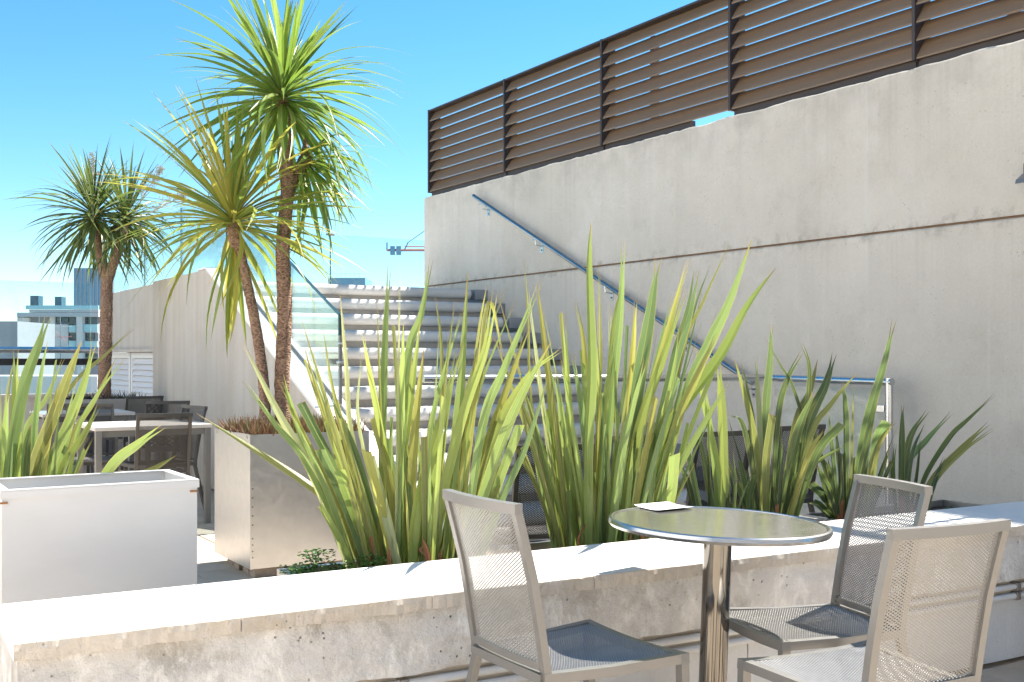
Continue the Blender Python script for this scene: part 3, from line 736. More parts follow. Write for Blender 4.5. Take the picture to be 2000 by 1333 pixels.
# every blade: (points from root to tip in photo pixels, width in pixels, tone, flags)
F1 = [([(690, 1100), (612, 932), (540, 800), (473, 667)], 22, PALE), ([(705, 1100), (603, 910), (540, 830), (475, 742)], 22, G2), ([(695, 1100), (660, 1000), (600, 945), (500, 880), (385, 809)], 22, OL),
      ([(718, 1100), (598, 872), (550, 732)], 20, G1), ([(740, 1100), (660, 930), (589, 790)], 24, G4, 'c'), ([(745, 1100), (659, 886), (594, 677)], 20, YL), ([(757, 1100), (668, 880), (598, 686)], 24, G3),
      ([(768, 1100), (700, 940), (657, 790)], 22, YL, 'c'), ([(772, 1100), (690, 870), (675, 709), (664, 574)], 16, PALE), ([(760, 1100), (660, 800), (631, 644)], 9, YL), ([(728, 1100), (627, 881)], 26, G4, 'c'),
      ([(716, 1100), (634, 921)], 26, G1, 'cf'), ([(742, 1100), (664, 921)], 28, G1, 'cf'), ([(792, 1100), (705, 850), (706, 691)], 12, PALE), ([(800, 1100), (733, 779), (708, 649)], 22, G3), ([(772, 1100), (715, 884)], 26, YL, 'c'),
      ([(785, 1100), (723, 895)], 26, PALE, 'cf'), ([(782, 1100), (731, 819)], 22, YL, 'c'), ([(752, 1100), (748, 900), (753, 663), (761, 512)], 26, G2), ([(757, 1100), (745, 850), (736, 577)], 8, OL),
      ([(772, 1100), (777, 826), (781, 528)], 8, PALE), ([(778, 1100), (795, 723), (823, 616), (843, 505)], 22, G2), ([(782, 1100), (786, 780), (788, 630)], 22, G1), ([(787, 1100), (781, 965), (805, 756), (821, 626)], 20, G3),
      ([(802, 1100), (809, 872), (828, 679)], 28, YL), ([(802, 1100), (814, 993), (858, 835), (900, 667)], 34, G3, 'f'), ([(872, 1100), (886, 919), (900, 756), (914, 530)], 28, G1), ([(852, 1100), (863, 820), (888, 584)], 12, OL),
      ([(850, 1100), (863, 723), (851, 579)], 9, OL), ([(880, 1100), (930, 690), (951, 556)], 9, YL), ([(840, 1100), (853, 1026), (900, 826), (947, 686), (967, 570)], 26, G3, 'f'), ([(900, 1100), (942, 835), (984, 723), (1058, 547)], 24, G2),
      ([(890, 1100), (933, 919), (988, 760), (1035, 630)], 28, YL, 'f'), ([(898, 1100), (951, 947), (1007, 798), (1077, 667)], 28, G1, 'f'), ([(905, 1100), (960, 870), (1026, 742), (1100, 681)], 22, G3), ([(925, 1100), (979, 974), (1026, 872), (1072, 733)], 24, G4, 'f'),
      ([(925, 1100), (1014, 833)], 26, G1, 'c'), ([(915, 1100), (995, 891)], 24, G2, 'c'), ([(890, 1100), (919, 819)], 16, G4, 'c'), ([(852, 1100), (867, 853)], 16, YL, 'c'), ([(890, 1100), (905, 926)], 12, G4, 'c'),
      ([(890, 1100), (930, 760), (955, 590), (984, 705)], 14, YL), ([(815, 1100), (840, 840), (905, 600)], 14, G2), ([(828, 1100), (850, 900), (880, 640)], 18, G4), ([(700, 1100), (640, 960), (560, 790)], 18, G2), ([(765, 1100), (700, 900), (640, 760)], 16, G4),
      ([(860, 1100), (900, 800), (990, 560)], 14, OL), ([(870, 1100), (925, 800), (1005, 590)], 10, G1)]
f1 = flax('flax_plant', 'nearest flax clump with yellow edged sword leaves in front of the galvanised planter', F1, 4.02, 0.43, fill=(74, (0.25, 0.95), (G1, G2, G3, OL, YL)), base_px=(700, 905), seed=3)
F2 = [([(1088, 1070), (1040, 800), (1032, 628), (1024, 507)], 8, YL), ([(1096, 1070), (1055, 760), (1030, 561)], 16, PALE), ([(1112, 1070), (1089, 876), (1064, 678), (1049, 554)], 20, YL), ([(1102, 1070), (1075, 800), (1056, 623)], 16, G3),
      ([(1088, 1070), (1050, 900), (1025, 770)], 20, G2), ([(1094, 1070), (1068, 940), (1036, 800)], 22, G4), ([(1127, 1070), (1115, 850), (1101, 608)], 20, G3), ([(1142, 1070), (1148, 850), (1141, 678), (1124, 588)], 18, YL),
      ([(1147, 1070), (1148, 876), (1155, 727), (1150, 529), (1154, 433)], 28, G1, 'f'), ([(1162, 1070), (1172, 760), (1170, 512)], 10, YL), ([(1152, 1070), (1168, 850), (1178, 655)], 14, YL), ([(1167, 1070), (1198, 752), (1212, 603), (1218, 470)], 22, G2),
      ([(1172, 1070), (1192, 800), (1190, 593)], 14, PALE), ([(1162, 1070), (1193, 678), (1212, 561)], 15, G3), ([(1192, 1070), (1232, 727), (1242, 583)], 16, YL), ([(1202, 1070), (1242, 777), (1267, 628), (1286, 502)], 36, G4),
      ([(1205, 1070), (1227, 900), (1267, 777), (1316, 603), (1346, 504)], 18, YL), ([(1207, 1070), (1242, 856), (1292, 707), (1341, 559)], 26, G3, 'f'), ([(1215, 1070), (1270, 760), (1314, 574)], 13, G4), ([(1227, 1070), (1313, 723), (1344, 614), (1361, 527)], 28, G4),
      ([(1252, 1070), (1345, 650), (1387, 518)], 9, G4), ([(1257, 1070), (1330, 700), (1374, 588), (1424, 477)], 9, OL), ([(1242, 1070), (1331, 788), (1387, 666), (1426, 584), (1469, 466)], 34, G2), ([(1237, 1070), (1283, 897), (1331, 801), (1405, 701), (1461, 597), (1516, 523)], 38, G3, 'f'),
      ([(1252, 1070), (1320, 830), (1361, 736), (1400, 653)], 22, YL), ([(1282, 1070), (1313, 941), (1374, 827), (1424, 747)], 20, G1, 'f'), ([(1242, 1070), (1275, 900), (1313, 766)], 24, G1, 'cf'), ([(1222, 1070), (1281, 780)], 20, YL, 'c'), ([(1215, 1070), (1263, 797)], 20, YL, 'c'),
      ([(1285, 1070), (1318, 891)], 26, G1, 'cf'), ([(1172, 1070), (1175, 772)], 22, PALE, 'c'), ([(1160, 1070), (1140, 830), (1118, 690)], 18, G4), ([(1135, 1070), (1105, 900), (1085, 720)], 18, G1), ([(1180, 1070), (1180, 820), (1205, 640)], 18, G4),
      ([(1190, 1070), (1215, 880), (1262, 700)], 22, G2), ([(1100, 1070), (1075, 960), (1045, 860)], 18, OL), ([(1145, 1070), (1130, 930), (1112, 830)], 20, G1, 'c'), ([(1210, 1070), (1245, 930), (1270, 850)], 20, OL, 'c'), ([(1230, 1070), (1290, 860), (1330, 640)], 18, G1),
      ([(1185, 1070), (1192, 940)], 18, PALE, 'cf'), ([(1170, 1070), (1168, 960)], 16, G3), ([(1120, 1070), (1112, 960)], 16, G2, 'c')]
f2 = flax('flax_plant', 'tallest flax clump with long upright sword leaves behind the round table', F2, 4.43, 0.43, fill=(80, (0.25, 1.1), (G1, G2, G4, OL)), base_px=(1090, 1290), seed=5)
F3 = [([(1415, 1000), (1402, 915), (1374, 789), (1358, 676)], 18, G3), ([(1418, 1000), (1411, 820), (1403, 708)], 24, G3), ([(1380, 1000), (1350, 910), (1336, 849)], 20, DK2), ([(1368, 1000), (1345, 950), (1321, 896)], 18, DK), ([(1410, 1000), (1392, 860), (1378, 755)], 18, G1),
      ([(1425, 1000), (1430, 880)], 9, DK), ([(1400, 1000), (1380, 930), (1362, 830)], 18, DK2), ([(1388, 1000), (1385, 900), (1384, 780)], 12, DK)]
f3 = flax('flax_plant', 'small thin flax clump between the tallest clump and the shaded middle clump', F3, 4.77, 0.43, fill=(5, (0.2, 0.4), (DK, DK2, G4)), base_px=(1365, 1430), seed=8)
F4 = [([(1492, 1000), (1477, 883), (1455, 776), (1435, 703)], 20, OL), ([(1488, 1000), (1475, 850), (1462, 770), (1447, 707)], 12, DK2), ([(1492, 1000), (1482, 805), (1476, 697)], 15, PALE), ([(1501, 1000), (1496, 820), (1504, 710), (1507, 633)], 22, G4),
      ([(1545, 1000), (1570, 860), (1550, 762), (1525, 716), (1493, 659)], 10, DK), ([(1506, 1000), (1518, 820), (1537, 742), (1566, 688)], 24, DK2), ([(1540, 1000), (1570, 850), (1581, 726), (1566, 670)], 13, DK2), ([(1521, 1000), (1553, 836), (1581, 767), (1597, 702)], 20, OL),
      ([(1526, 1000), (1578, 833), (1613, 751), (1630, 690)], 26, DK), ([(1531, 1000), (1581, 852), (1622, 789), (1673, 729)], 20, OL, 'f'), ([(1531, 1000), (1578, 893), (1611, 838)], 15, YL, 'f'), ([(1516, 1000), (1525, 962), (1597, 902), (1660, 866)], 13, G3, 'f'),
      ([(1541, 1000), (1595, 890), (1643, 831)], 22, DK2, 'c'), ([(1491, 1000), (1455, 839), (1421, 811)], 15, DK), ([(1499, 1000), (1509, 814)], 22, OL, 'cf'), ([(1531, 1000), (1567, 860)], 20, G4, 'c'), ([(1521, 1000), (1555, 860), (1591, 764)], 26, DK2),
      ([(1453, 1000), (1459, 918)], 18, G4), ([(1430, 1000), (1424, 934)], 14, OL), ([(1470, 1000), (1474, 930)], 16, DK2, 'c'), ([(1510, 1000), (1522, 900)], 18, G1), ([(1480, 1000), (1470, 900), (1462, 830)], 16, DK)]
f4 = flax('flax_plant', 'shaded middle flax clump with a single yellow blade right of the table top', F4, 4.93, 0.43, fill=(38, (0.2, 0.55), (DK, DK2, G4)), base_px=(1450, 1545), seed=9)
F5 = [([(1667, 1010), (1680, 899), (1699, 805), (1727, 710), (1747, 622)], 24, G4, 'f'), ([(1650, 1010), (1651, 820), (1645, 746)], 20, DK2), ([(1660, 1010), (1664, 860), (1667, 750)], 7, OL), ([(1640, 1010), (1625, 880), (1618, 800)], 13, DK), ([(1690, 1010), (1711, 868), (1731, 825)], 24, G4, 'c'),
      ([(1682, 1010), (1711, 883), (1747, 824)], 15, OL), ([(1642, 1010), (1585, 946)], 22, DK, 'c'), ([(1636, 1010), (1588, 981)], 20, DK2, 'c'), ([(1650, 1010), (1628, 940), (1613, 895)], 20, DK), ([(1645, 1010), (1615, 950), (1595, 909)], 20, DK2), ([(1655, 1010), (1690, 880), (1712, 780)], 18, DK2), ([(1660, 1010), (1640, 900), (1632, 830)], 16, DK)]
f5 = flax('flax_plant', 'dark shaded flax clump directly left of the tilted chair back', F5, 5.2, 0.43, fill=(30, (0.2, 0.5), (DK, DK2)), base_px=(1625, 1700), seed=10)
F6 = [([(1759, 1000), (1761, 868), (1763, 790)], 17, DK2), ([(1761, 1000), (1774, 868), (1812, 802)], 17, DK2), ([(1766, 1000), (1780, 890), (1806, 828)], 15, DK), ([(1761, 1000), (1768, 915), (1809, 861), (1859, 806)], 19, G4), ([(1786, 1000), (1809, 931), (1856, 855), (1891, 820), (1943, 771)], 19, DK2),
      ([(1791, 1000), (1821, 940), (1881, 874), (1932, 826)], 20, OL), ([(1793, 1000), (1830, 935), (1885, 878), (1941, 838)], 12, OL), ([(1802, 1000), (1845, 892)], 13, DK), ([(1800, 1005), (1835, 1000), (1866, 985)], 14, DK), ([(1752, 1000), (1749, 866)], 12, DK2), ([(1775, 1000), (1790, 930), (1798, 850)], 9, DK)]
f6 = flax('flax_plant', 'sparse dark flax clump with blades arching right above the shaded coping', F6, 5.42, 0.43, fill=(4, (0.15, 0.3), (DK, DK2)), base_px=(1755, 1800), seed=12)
F0 = [([(10, 1010), (20, 906), (48, 753), (77, 671), (94, 616)], 30, G2), ([(32, 1010), (31, 906), (31, 779), (31, 682)], 26, G3, 'f'), ([(0, 1010), (12, 800), (28, 700)], 11, PALE), ([(60, 1010), (68, 855), (79, 743), (93, 667)], 14, G4), ([(12, 1010), (43, 855), (89, 779), (124, 700)], 16, G1),
      ([(52, 1010), (64, 919), (102, 817), (135, 728), (159, 667)], 30, OL, 'f'), ([(70, 1010), (100, 830), (117, 736)], 14, YL), ([(82, 1010), (97, 919), (133, 830), (163, 753), (185, 665)], 26, G1, 'f'), ([(52, 1010), (75, 870), (140, 753), (204, 694), (259, 642)], 14, OL), ([(98, 1010), (138, 865), (184, 784), (227, 699)], 14, OL),
      ([(118, 1010), (150, 850), (189, 773), (242, 703)], 11, G1), ([(100, 1010), (122, 924), (163, 855), (195, 789)], 28, G3, 'f'), ([(135, 1010), (212, 921), (268, 870), (319, 833)], 27, G1, 'f'), ([(150, 1010), (240, 950), (301, 916), (344, 890)], 17, OL), ([(110, 1010), (150, 925), (182, 854)], 6, YL),
      ([(0, 1010), (8, 880), (16, 763)], 24, G1), ([(-15, 1010), (-6, 880), (-8, 760)], 22, G2), ([(25, 1010), (40, 900), (62, 800)], 22, G4), ([(90, 1010), (120, 900), (150, 800)], 18, G2), ([(-25, 1010), (-30, 850), (-45, 700)], 24, G1), ([(45, 1010), (52, 900), (60, 830)], 18, DK2), ([(75, 1010), (88, 920), (118, 850)], 18, G4)]
f0 = flax('flax_plant', 'flax clump fanning out behind the empty white planter', F0, 4.25, 0.52, fill=(26, (0.35, 0.75), (G1, G2, G4)), base_px=(-60, 110), seed=14)

# weeds in the first trough and tufts
def leafy_weed(label, px, D, soil, n, hgt, name='weed_plant'):
    rnd = random.Random(int(px)); base = P(px, HZ + (H - soil) * F / D, D)
    b = MB()
    for k in range(n):
        a = rnd.uniform(0, 6.28); rr = rnd.uniform(0.005, 0.06) ; z = rnd.uniform(0.01, hgt)
        c = base + Vector((rr * math.cos(a), rr * math.sin(a), z))
        l = rnd.uniform(0.012, 0.024); d = Vector((math.cos(a), math.sin(a), rnd.uniform(-0.4, 0.6))).normalized(); s = d.cross(UP).normalized() * l * 0.4
        u = s.cross(d).normalized() * l * 0.18
        vs = [b.bm.verts.new(q) for q in (c, c + d * l * 0.5 + s + u, c + d * l, c + d * l * 0.5 - s + u, c + d * l * 0.5)]
        b.bm.faces.new((vs[0], vs[4], vs[1])); b.bm.faces.new((vs[1], vs[4], vs[2])); b.bm.faces.new((vs[2], vs[4], vs[3])); b.bm.faces.new((vs[3], vs[4], vs[0]))
    w = thing(name, label, 'plant', base, group='small weeds in the trough')
    for v in b.bm.verts: v.co -= base
    b.build('foliage', M['weed'], w)
    s = MB()
    for k in range(4): s.tube([(0, 0, -0.01), (rnd.uniform(-0.01, 0.01), rnd.uniform(-0.01, 0.01), hgt * 0.5), (rnd.uniform(-0.04, 0.04), rnd.uniform(-0.04, 0.04), hgt * 0.95)], 0.0015, 5)
    s.build('stem', M['weed'], w)
leafy_weed('bushy green weed at the left end of the trough, tallest of the weeds', 617, 3.86, 0.43, 230, 0.12)
leafy_weed('flat pale green weed at the very corner of the trough', 578, 3.92, 0.43, 120, 0.05)
leafy_weed('small green weed tuft just left of the flax foot', 672, 3.86, 0.43, 120, 0.075)
leafy_weed('green weed growing among the first leaves of the nearest flax', 722, 3.86, 0.43, 150, 0.10)

# ground cover of the palm planters
def tufts(name, x0, x1, y0, y1, z, n, hmin, hmax, m, seed, spread=0.6):
    rnd = random.Random(seed); b = MB()
    for k in range(n):
        p = Vector((rnd.uniform(x0, x1), rnd.uniform(y0, y1), z - 0.01)); h = rnd.uniform(hmin, hmax)
        d = Vector((rnd.uniform(-spread, spread), rnd.uniform(-spread, spread), 1)).normalized()
        s = Vector((rnd.uniform(-1, 1), rnd.uniform(-1, 1), 0)).normalized() * rnd.uniform(0.002, 0.005)
        q = p + d * h * 0.6; r = p + d * h + Vector((rnd.uniform(-0.015, 0.015), rnd.uniform(-0.015, 0.015), 0))
        vs = [b.bm.verts.new(c) for c in (p - s, p + s, q + s * 0.8, q - s * 0.8, r)]
        b.bm.faces.new((vs[0], vs[1], vs[2], vs[3])); b.bm.faces.new((vs[3], vs[2], vs[4]))
    o = b.build(name, m, kind='stuff'); return o
g1 = tufts('dry_ground_cover', gx0 + 0.02, gx1 - 0.02, gy0 + 0.02, gy1 - 0.02, 0.745, 4200, 0.05, 0.17, M['dry'], 4)
g1['label'] = 'dry reddish succulents filling the galvanised palm planter'
g2 = tufts('ground_cover', gx0 + 0.05, gx1 - 0.05, gy0 + 0.05, gy1 - 0.05, 0.74, 260, 0.08, 0.17, M['weed'], 6, 0.35)
g2['label'] = 'thin green blades among the dry succulents of the palm planter'
g3 = tufts('dark_ground_cover', 2.1, 2.85, 11.75, 12.25, 0.76, 700, 0.05, 0.17, M['dark_succ'], 7, 0.8)
g3['label'] = 'dark spiky succulents round the foot of the forked palm'

# ------------------------------------------------------------------ palms
def strap_variants(n, L, w, droop, seed):
    rnd = random.Random(seed); out = []
    for k in range(n):
        dr = droop * rnd.uniform(0.5, 1.5)
        l = L * rnd.uniform(0.85, 1.1)
        bend = rnd.uniform(-0.07, 0.07)
        pts = []
        ns = 9
        for i in range(ns + 1):
            t = i / ns
            pts.append(Vector((l * (t - 0.25 * dr * t ** 3), bend * l * t * t, -dr * l * t ** 2.3)))
        me = blade_mesh(pts, w * rnd.uniform(0.85, 1.15), Vector((0, 0, 1)), 0.14, 'palm', False, R(rnd.uniform(-25, 25)))
        me.materials.append(M['palm']); out.append(me)
    return out
def crown(palm, c, n, L, w, tones, seed, emin=-60, emax=88, tilt=(0, 0), bias=None, droop=0.5):
    rnd = random.Random(seed)
    low = strap_variants(7, L, w, droop, seed); up = strap_variants(5, L, w, 0.10, seed + 1); dn = strap_variants(5, L, w, 0.25, seed + 2)
    b = MB(); b.lathe([(0.018, -0.10), (0.034, -0.05), (0.036, 0.0), (0.022, 0.07), (0.006, 0.13)], (0, 0, 0), 12)
    cr = b.build('crown', M['bark'], palm, True)
    cr.matrix_local = Matrix.Translation(c)
    for k in range(n):
        s = (k + 0.5) / n
        el = emax - (emax - emin) * s ** 0.8 + rnd.uniform(-7, 7)
        az = k * 137.508 + rnd.uniform(-14, 14)
        if bias and rnd.random() < bias[1]: az = bias[0] + rnd.uniform(-75, 75)
        src = up if el > 48 else (dn if el < -25 else low)
        sc = rnd.uniform(0.86, 1.08) * (1.0 if el < 60 else 0.96)
        z = 0.07 * (el / 90)
        mw = Matrix.Translation((0, 0, z)) @ Matrix.Rotation(R(tilt[0]), 4, 'Y') @ Matrix.Rotation(R(tilt[1]), 4, 'X') @ Matrix.Rotation(R(az), 4, 'Z') @ Matrix.Rotation(R(-el), 4, 'Y') @ Matrix.Rotation(R(rnd.uniform(-35, 35)), 4, 'X') @ Matrix.Translation((0.02, 0, 0)) @ Matrix.Scale(sc, 4)
        tone = rnd.choice(tones); v = rnd.uniform(0.8, 1.18)
        inst('leaf', rnd.choice(src), cr, mw, tuple(x * v for x in tone))
    return cr
def trunk(palm, pts, r0, r1, n=60):
    path = catmull(pts, n)
    b = MB(); b.tube(path, [r0 + (r1 - r0) * i / n for i in range(n + 1)], 16, jit=0.13)
    return b.build('trunk', M['bark'], palm, True)
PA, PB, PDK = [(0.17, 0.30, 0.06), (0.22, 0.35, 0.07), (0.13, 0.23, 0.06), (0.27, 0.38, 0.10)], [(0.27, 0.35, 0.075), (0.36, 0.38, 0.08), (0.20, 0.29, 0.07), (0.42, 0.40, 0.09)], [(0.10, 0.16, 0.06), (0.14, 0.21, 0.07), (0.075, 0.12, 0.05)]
DA = 6.52
pal = thing('palm_tree', 'tallest palm with straight trunk and big green head in the galvanised planter', 'palm tree', group='palms on the terrace')
trunk(pal, [P(552, 850, DA), P(551, 740, DA), P(556, 610, DA), P(552, 490, DA), P(561, 380, DA), P(560, 320, DA), P(553, 205, DA)], 0.046, 0.036)
trunk(pal, [P(562, 385, DA), P(575, 345, DA + 0.05), P(592, 310, DA + 0.1)], 0.03, 0.026, 16)
crown(pal, P(552, 195, DA), 200, 0.72, 0.033, PA, 21, -42, 88, (0, 0), None, 0.45)
crown(pal, P(597, 312, DA + 0.1), 62, 0.52, 0.026, PA[:3], 24, -70, 35, (0, 0), (-40, 0.55), 0.4)
DB = 6.45
palb = thing('palm_tree', 'yellowish palm with curved thin trunk leaning left in the galvanised planter', 'palm tree', group='palms on the terrace')
trunk(palb, [P(520, 850, DB), P(514, 740, DB), P(500, 640, DB), P(483, 555, DB), P(466, 480, DB), P(456, 445, DB)], 0.033, 0.026)
crown(palb, P(455, 438, DB), 150, 0.86, 0.029, PB, 31, -20, 84, (0, -6), None, 0.36)
crown(palb, P(457, 452, DB), 8, 0.66, 0.036, PB, 33, -88, -60, (0, 0), None, 0.2)
DC = 11.5
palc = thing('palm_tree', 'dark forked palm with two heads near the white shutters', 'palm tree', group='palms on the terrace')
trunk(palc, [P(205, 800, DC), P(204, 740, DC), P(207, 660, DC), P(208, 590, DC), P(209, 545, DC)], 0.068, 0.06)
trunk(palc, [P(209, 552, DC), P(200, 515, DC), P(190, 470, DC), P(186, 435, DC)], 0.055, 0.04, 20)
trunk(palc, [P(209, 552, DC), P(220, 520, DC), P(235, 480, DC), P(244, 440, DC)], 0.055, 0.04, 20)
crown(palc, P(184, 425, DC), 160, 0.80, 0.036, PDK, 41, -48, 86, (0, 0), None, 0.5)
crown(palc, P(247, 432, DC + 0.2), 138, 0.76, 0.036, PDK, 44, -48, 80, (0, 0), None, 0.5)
def panicle(parent, base, d, L, seed):
    rnd = random.Random(seed); b = MB(); d = Vector(d).normalized()
    b.tube([base, base + d * L * 0.5, base + d * L], [0.009, 0.006, 0.002], 6)
    for k in range(26):
        t = rnd.uniform(0.25, 1.0); p = base + d * L * t
        q = p + (d * 0.5 + Vector((rnd.uniform(-1, 1), rnd.uniform(-1, 1), rnd.uniform(-0.3, 0.8)))).normalized() * L * 0.38 * (1.15 - t)
        b.tube([p, q], 0.002, 4)
        for j in range(12):
            s = p.lerp(q, rnd.uniform(0.2, 1.05)) + Vector((rnd.uniform(-1, 1), rnd.uniform(-1, 1), rnd.uniform(-1, 1))) * 0.02
            r = rnd.uniform(0.003, 0.006)
            b.box(s - Vector((r, r, r)), s + Vector((r, r, r)))
    return b.build('flower_panicle', M['straw'], parent, kind='stuff')
panicle(palc, P(182, 405, DC), (0.0, 0.1, 1), 0.55, 1); panicle(palc, P(262, 415, DC + 0.1), (0.42, -0.2, 0.8), 0.55, 2); panicle(palc, P(285, 420, DC), (0.75, -0.4, 0.45), 0.5, 3)

# ------------------------------------------------------------------ chairs
def lattice(surf, W, Hh, mname, m, cell=0.0068, wire=0.0030, ang=32, seg=12):
    """expanded metal: two families of thin flat wires over the surface surf(u, v)"""
    verts, faces = [], []
    ca, sa = math.cos(R(ang)), math.sin(R(ang))
    for sgn in (1, -1):
        d = Vector((ca * sgn, sa)); nrm = Vector((-sa * sgn, ca)) if sgn > 0 else Vector((sa, ca))
        rng = (W / 2 * abs(nrm.x) + Hh / 2 * abs(nrm.y))
        k = -int(rng / cell)
        while k * cell < rng:
            o = nrm * (k * cell); t0, t1 = -9, 9
            for (oc, dc, lim) in ((o.x, d.x, W / 2), (o.y, d.y, Hh / 2)):
                a, b_ = (-lim - oc) / dc, (lim - oc) / dc
                t0, t1 = max(t0, min(a, b_)), min(t1, max(a, b_))
            k += 1
            if t1 - t0 < 0.01: continue
            ns = max(2, int((t1 - t0) / (0.5 / seg)))
            st = len(verts)
            for i in range(ns + 1):
                c = o + d * (t0 + (t1 - t0) * i / ns)
                a = surf(*(c + nrm * wire / 2)); b_ = surf(*(c - nrm * wire / 2))
                e = surf(c.x, c.y, 0.0016 if sgn > 0 else 0.0012)
                verts.extend((a, b_, e))
                if i:
                    q = st + (i - 1) * 3
                    faces.extend(((q, q + 1, q + 4, q + 3), (q + 1, q + 2, q + 5, q + 4), (q + 2, q, q + 3, q + 5)))
    me = bpy.data.meshes.new(mname); me.from_pydata(verts, [], faces); me.materials.append(m)
    return me
# side profile of the back (local x forward, z up) from seat to top
BK = [(-0.190, 0.405), (-0.200, 0.47), (-0.215, 0.56), (-0.236, 0.67), (-0.260, 0.76), (-0.284, 0.846)]
def bkx(z):
    for (x0, z0_), (x1, z1_) in zip(BK[:-1], BK[1:]):
        if z <= z1_: return x0 + (x1 - x0) * (z - z0_) / (z1_ - z0_)
    return BK[-1][0]
def make_chair(name, label, fm, mm, group):
    t = thing(name, label, 'chair', group=group)
    wb, wf = 0.180, 0.220
    for s in (-1, 1):
        b = MB(); b.tube([(x, s * (wb - 0.011), z) for x, z in BK], 0.0105, 4, square=True, up=(0, 1, 0)); b.build('back_upright', fm, t)
        b = MB(); b.tube([(-0.192, s * (wb - 0.011), 0.42), (-0.196, s * (wb - 0.011), 0.40), (-0.290, s * (wb + 0.004), 0.0)], 0.0110, 4, square=True, up=(0, 1, 0)); b.build('leg', fm, t)
        b = MB(); b.tube([(0.208, s * (wf - 0.013), 0.4165), (0.213, s * (wf - 0.008), 0.0)], 0.0125, 4, square=True, up=(0, 1, 0)); b.build('leg', fm, t)
    bow = lambda y: -0.016 * (1 - (y / wb) ** 2)
    b = MB(); b.tube([(BK[-1][0] + 0.003 + bow(y), y, BK[-1][1] - 0.004) for y in [wb * k / 6 for k in range(-6, 7)]], 0.0125, 4, square=True, up=(0, 0, 1)); b.build('top_bar', fm, t)
    b = MB(); b.tube([(bkx(0.455) + bow(y) * 0.6, y, 0.455) for y in [(wb - 0.02) * k / 6 for k in range(-6, 7)]], 0.009, 4, square=True, up=(0, 0, 1)); b.build('lower_bar', fm, t)
    b = MB()
    for s in (-1, 1): b.tube([(-0.205, s * (wb - 0.012), 0.428), (0.0, s * ((wb + wf) / 2 - 0.012), 0.424), (0.196, s * (wf - 0.013), 0.430)], 0.0125, 4, square=True, up=(0, 0, 1))
    b.tube([(0.208, y, 0.430 - 0.010 * (1 - (y / wf) ** 2)) for y in [wf * k / 6 for k in range(-6, 7)]], 0.0130, 4, square=True, up=(0, 0, 1))
    b.tube([(-0.200, y, 0.426) for y in (-wb + 0.012, 0, wb - 0.012)], 0.0115, 4, square=True, up=(0, 0, 1))
    b.build('seat_frame', fm, t)
    zc, hh = 0.646, 0.372
    def bs(u, v, off=0.0):
        z = zc + v; k = max(0.0, 1 - (u / (wb - 0.012)) ** 2)
        return Vector((bkx(z) + bow(u) * (0.6 + 0.4 * (v / hh + 0.5)) + off, u, z))
    inst('back_mesh', lattice(bs, 2 * (wb - 0.02), hh, 'back_mesh', mm), t)
    def ss(u, v, off=0.0):
        w = (wb + (wf - wb) * (v / 0.39 + 0.5)) - 0.02
        uu = u / 0.19 * w
        return Vector((v, uu, 0.436 - 0.016 * (1 - (uu / w) ** 2) * (1 - (v / 0.2) ** 2) + off))
    inst('seat_mesh', lattice(ss, 0.38, 0.39, 'seat_mesh', mm, wire=0.0033), t)
    return t
GA = 'silver mesh chairs round the table'
ch1 = make_chair('mesh_chair', 'silver mesh chair left of the round table seen from behind its back', M['alu'], M['alu_mesh'], GA)
ch1.location = (1.70, 2.42, 0); ch1.rotation_euler = (0, 0, R(0))
ch2 = dup(ch1, (2.512, 2.335, 0), R(164.5), 'silver mesh chair right of the table with a shadow across its seat', GA)
ch3 = dup(ch1, (2.22, 1.89, 0), R(83), 'nearest silver mesh chair at lower right with its pale see-through back', GA)
GB = 'charcoal mesh chairs behind the low wall'
d1 = make_chair('dark_mesh_chair', 'charcoal mesh chair directly behind the white planter, back towards the viewer', M['dark_alu'], M['dark_mesh'], GB)
d1.location = (1.95, 7.72, 0); d1.rotation_euler = (0, 0, R(86))
ch1.scale.z = 1.018; ch2.scale.z = 0.99; ch3.scale.z = 0.985
dk = [((2.16, 8.45, 0), 193, 'charcoal chair with blue sky sheen on its top bar beside the dry succulents'), ((1.80, 9.02, 0), -95, 'charcoal chair across the pale table from the chair behind the white planter'),
      ((2.56, 9.85, 0), 80, 'charcoal chair with dark slanting back in front of the streaked parapet'), ((2.62, 11.2, 0), 95, 'charcoal chair standing before the planter of the forked palm'),
      ((1.72, 9.75, 0), 88, 'charcoal chair with light top bar left of the palm planter'), ((1.36, 9.8, 0), 20, 'charcoal chair seen edge on at the far left behind the flax blades'),
      ((2.72, 4.15, 0), 75, 'charcoal chair showing its large dark mesh between the nearest and the tallest flax'), ((3.32, 4.42, 0), 82, 'charcoal chair showing dark mesh behind the round table'),
      ((3.87, 4.42, 0), 86, 'charcoal chair half hidden by the shaded middle flax'), ((4.52, 4.55, 0), 92, 'charcoal chair at the wall barrier behind the dark flax')]
for loc, rz, lab in dk: dup(d1, loc, R(rz), lab, GB)
dup(d1, (4.17, 2.33, 0), R(135), 'dark chair of which only one leg shows at the right edge of the picture', GB)

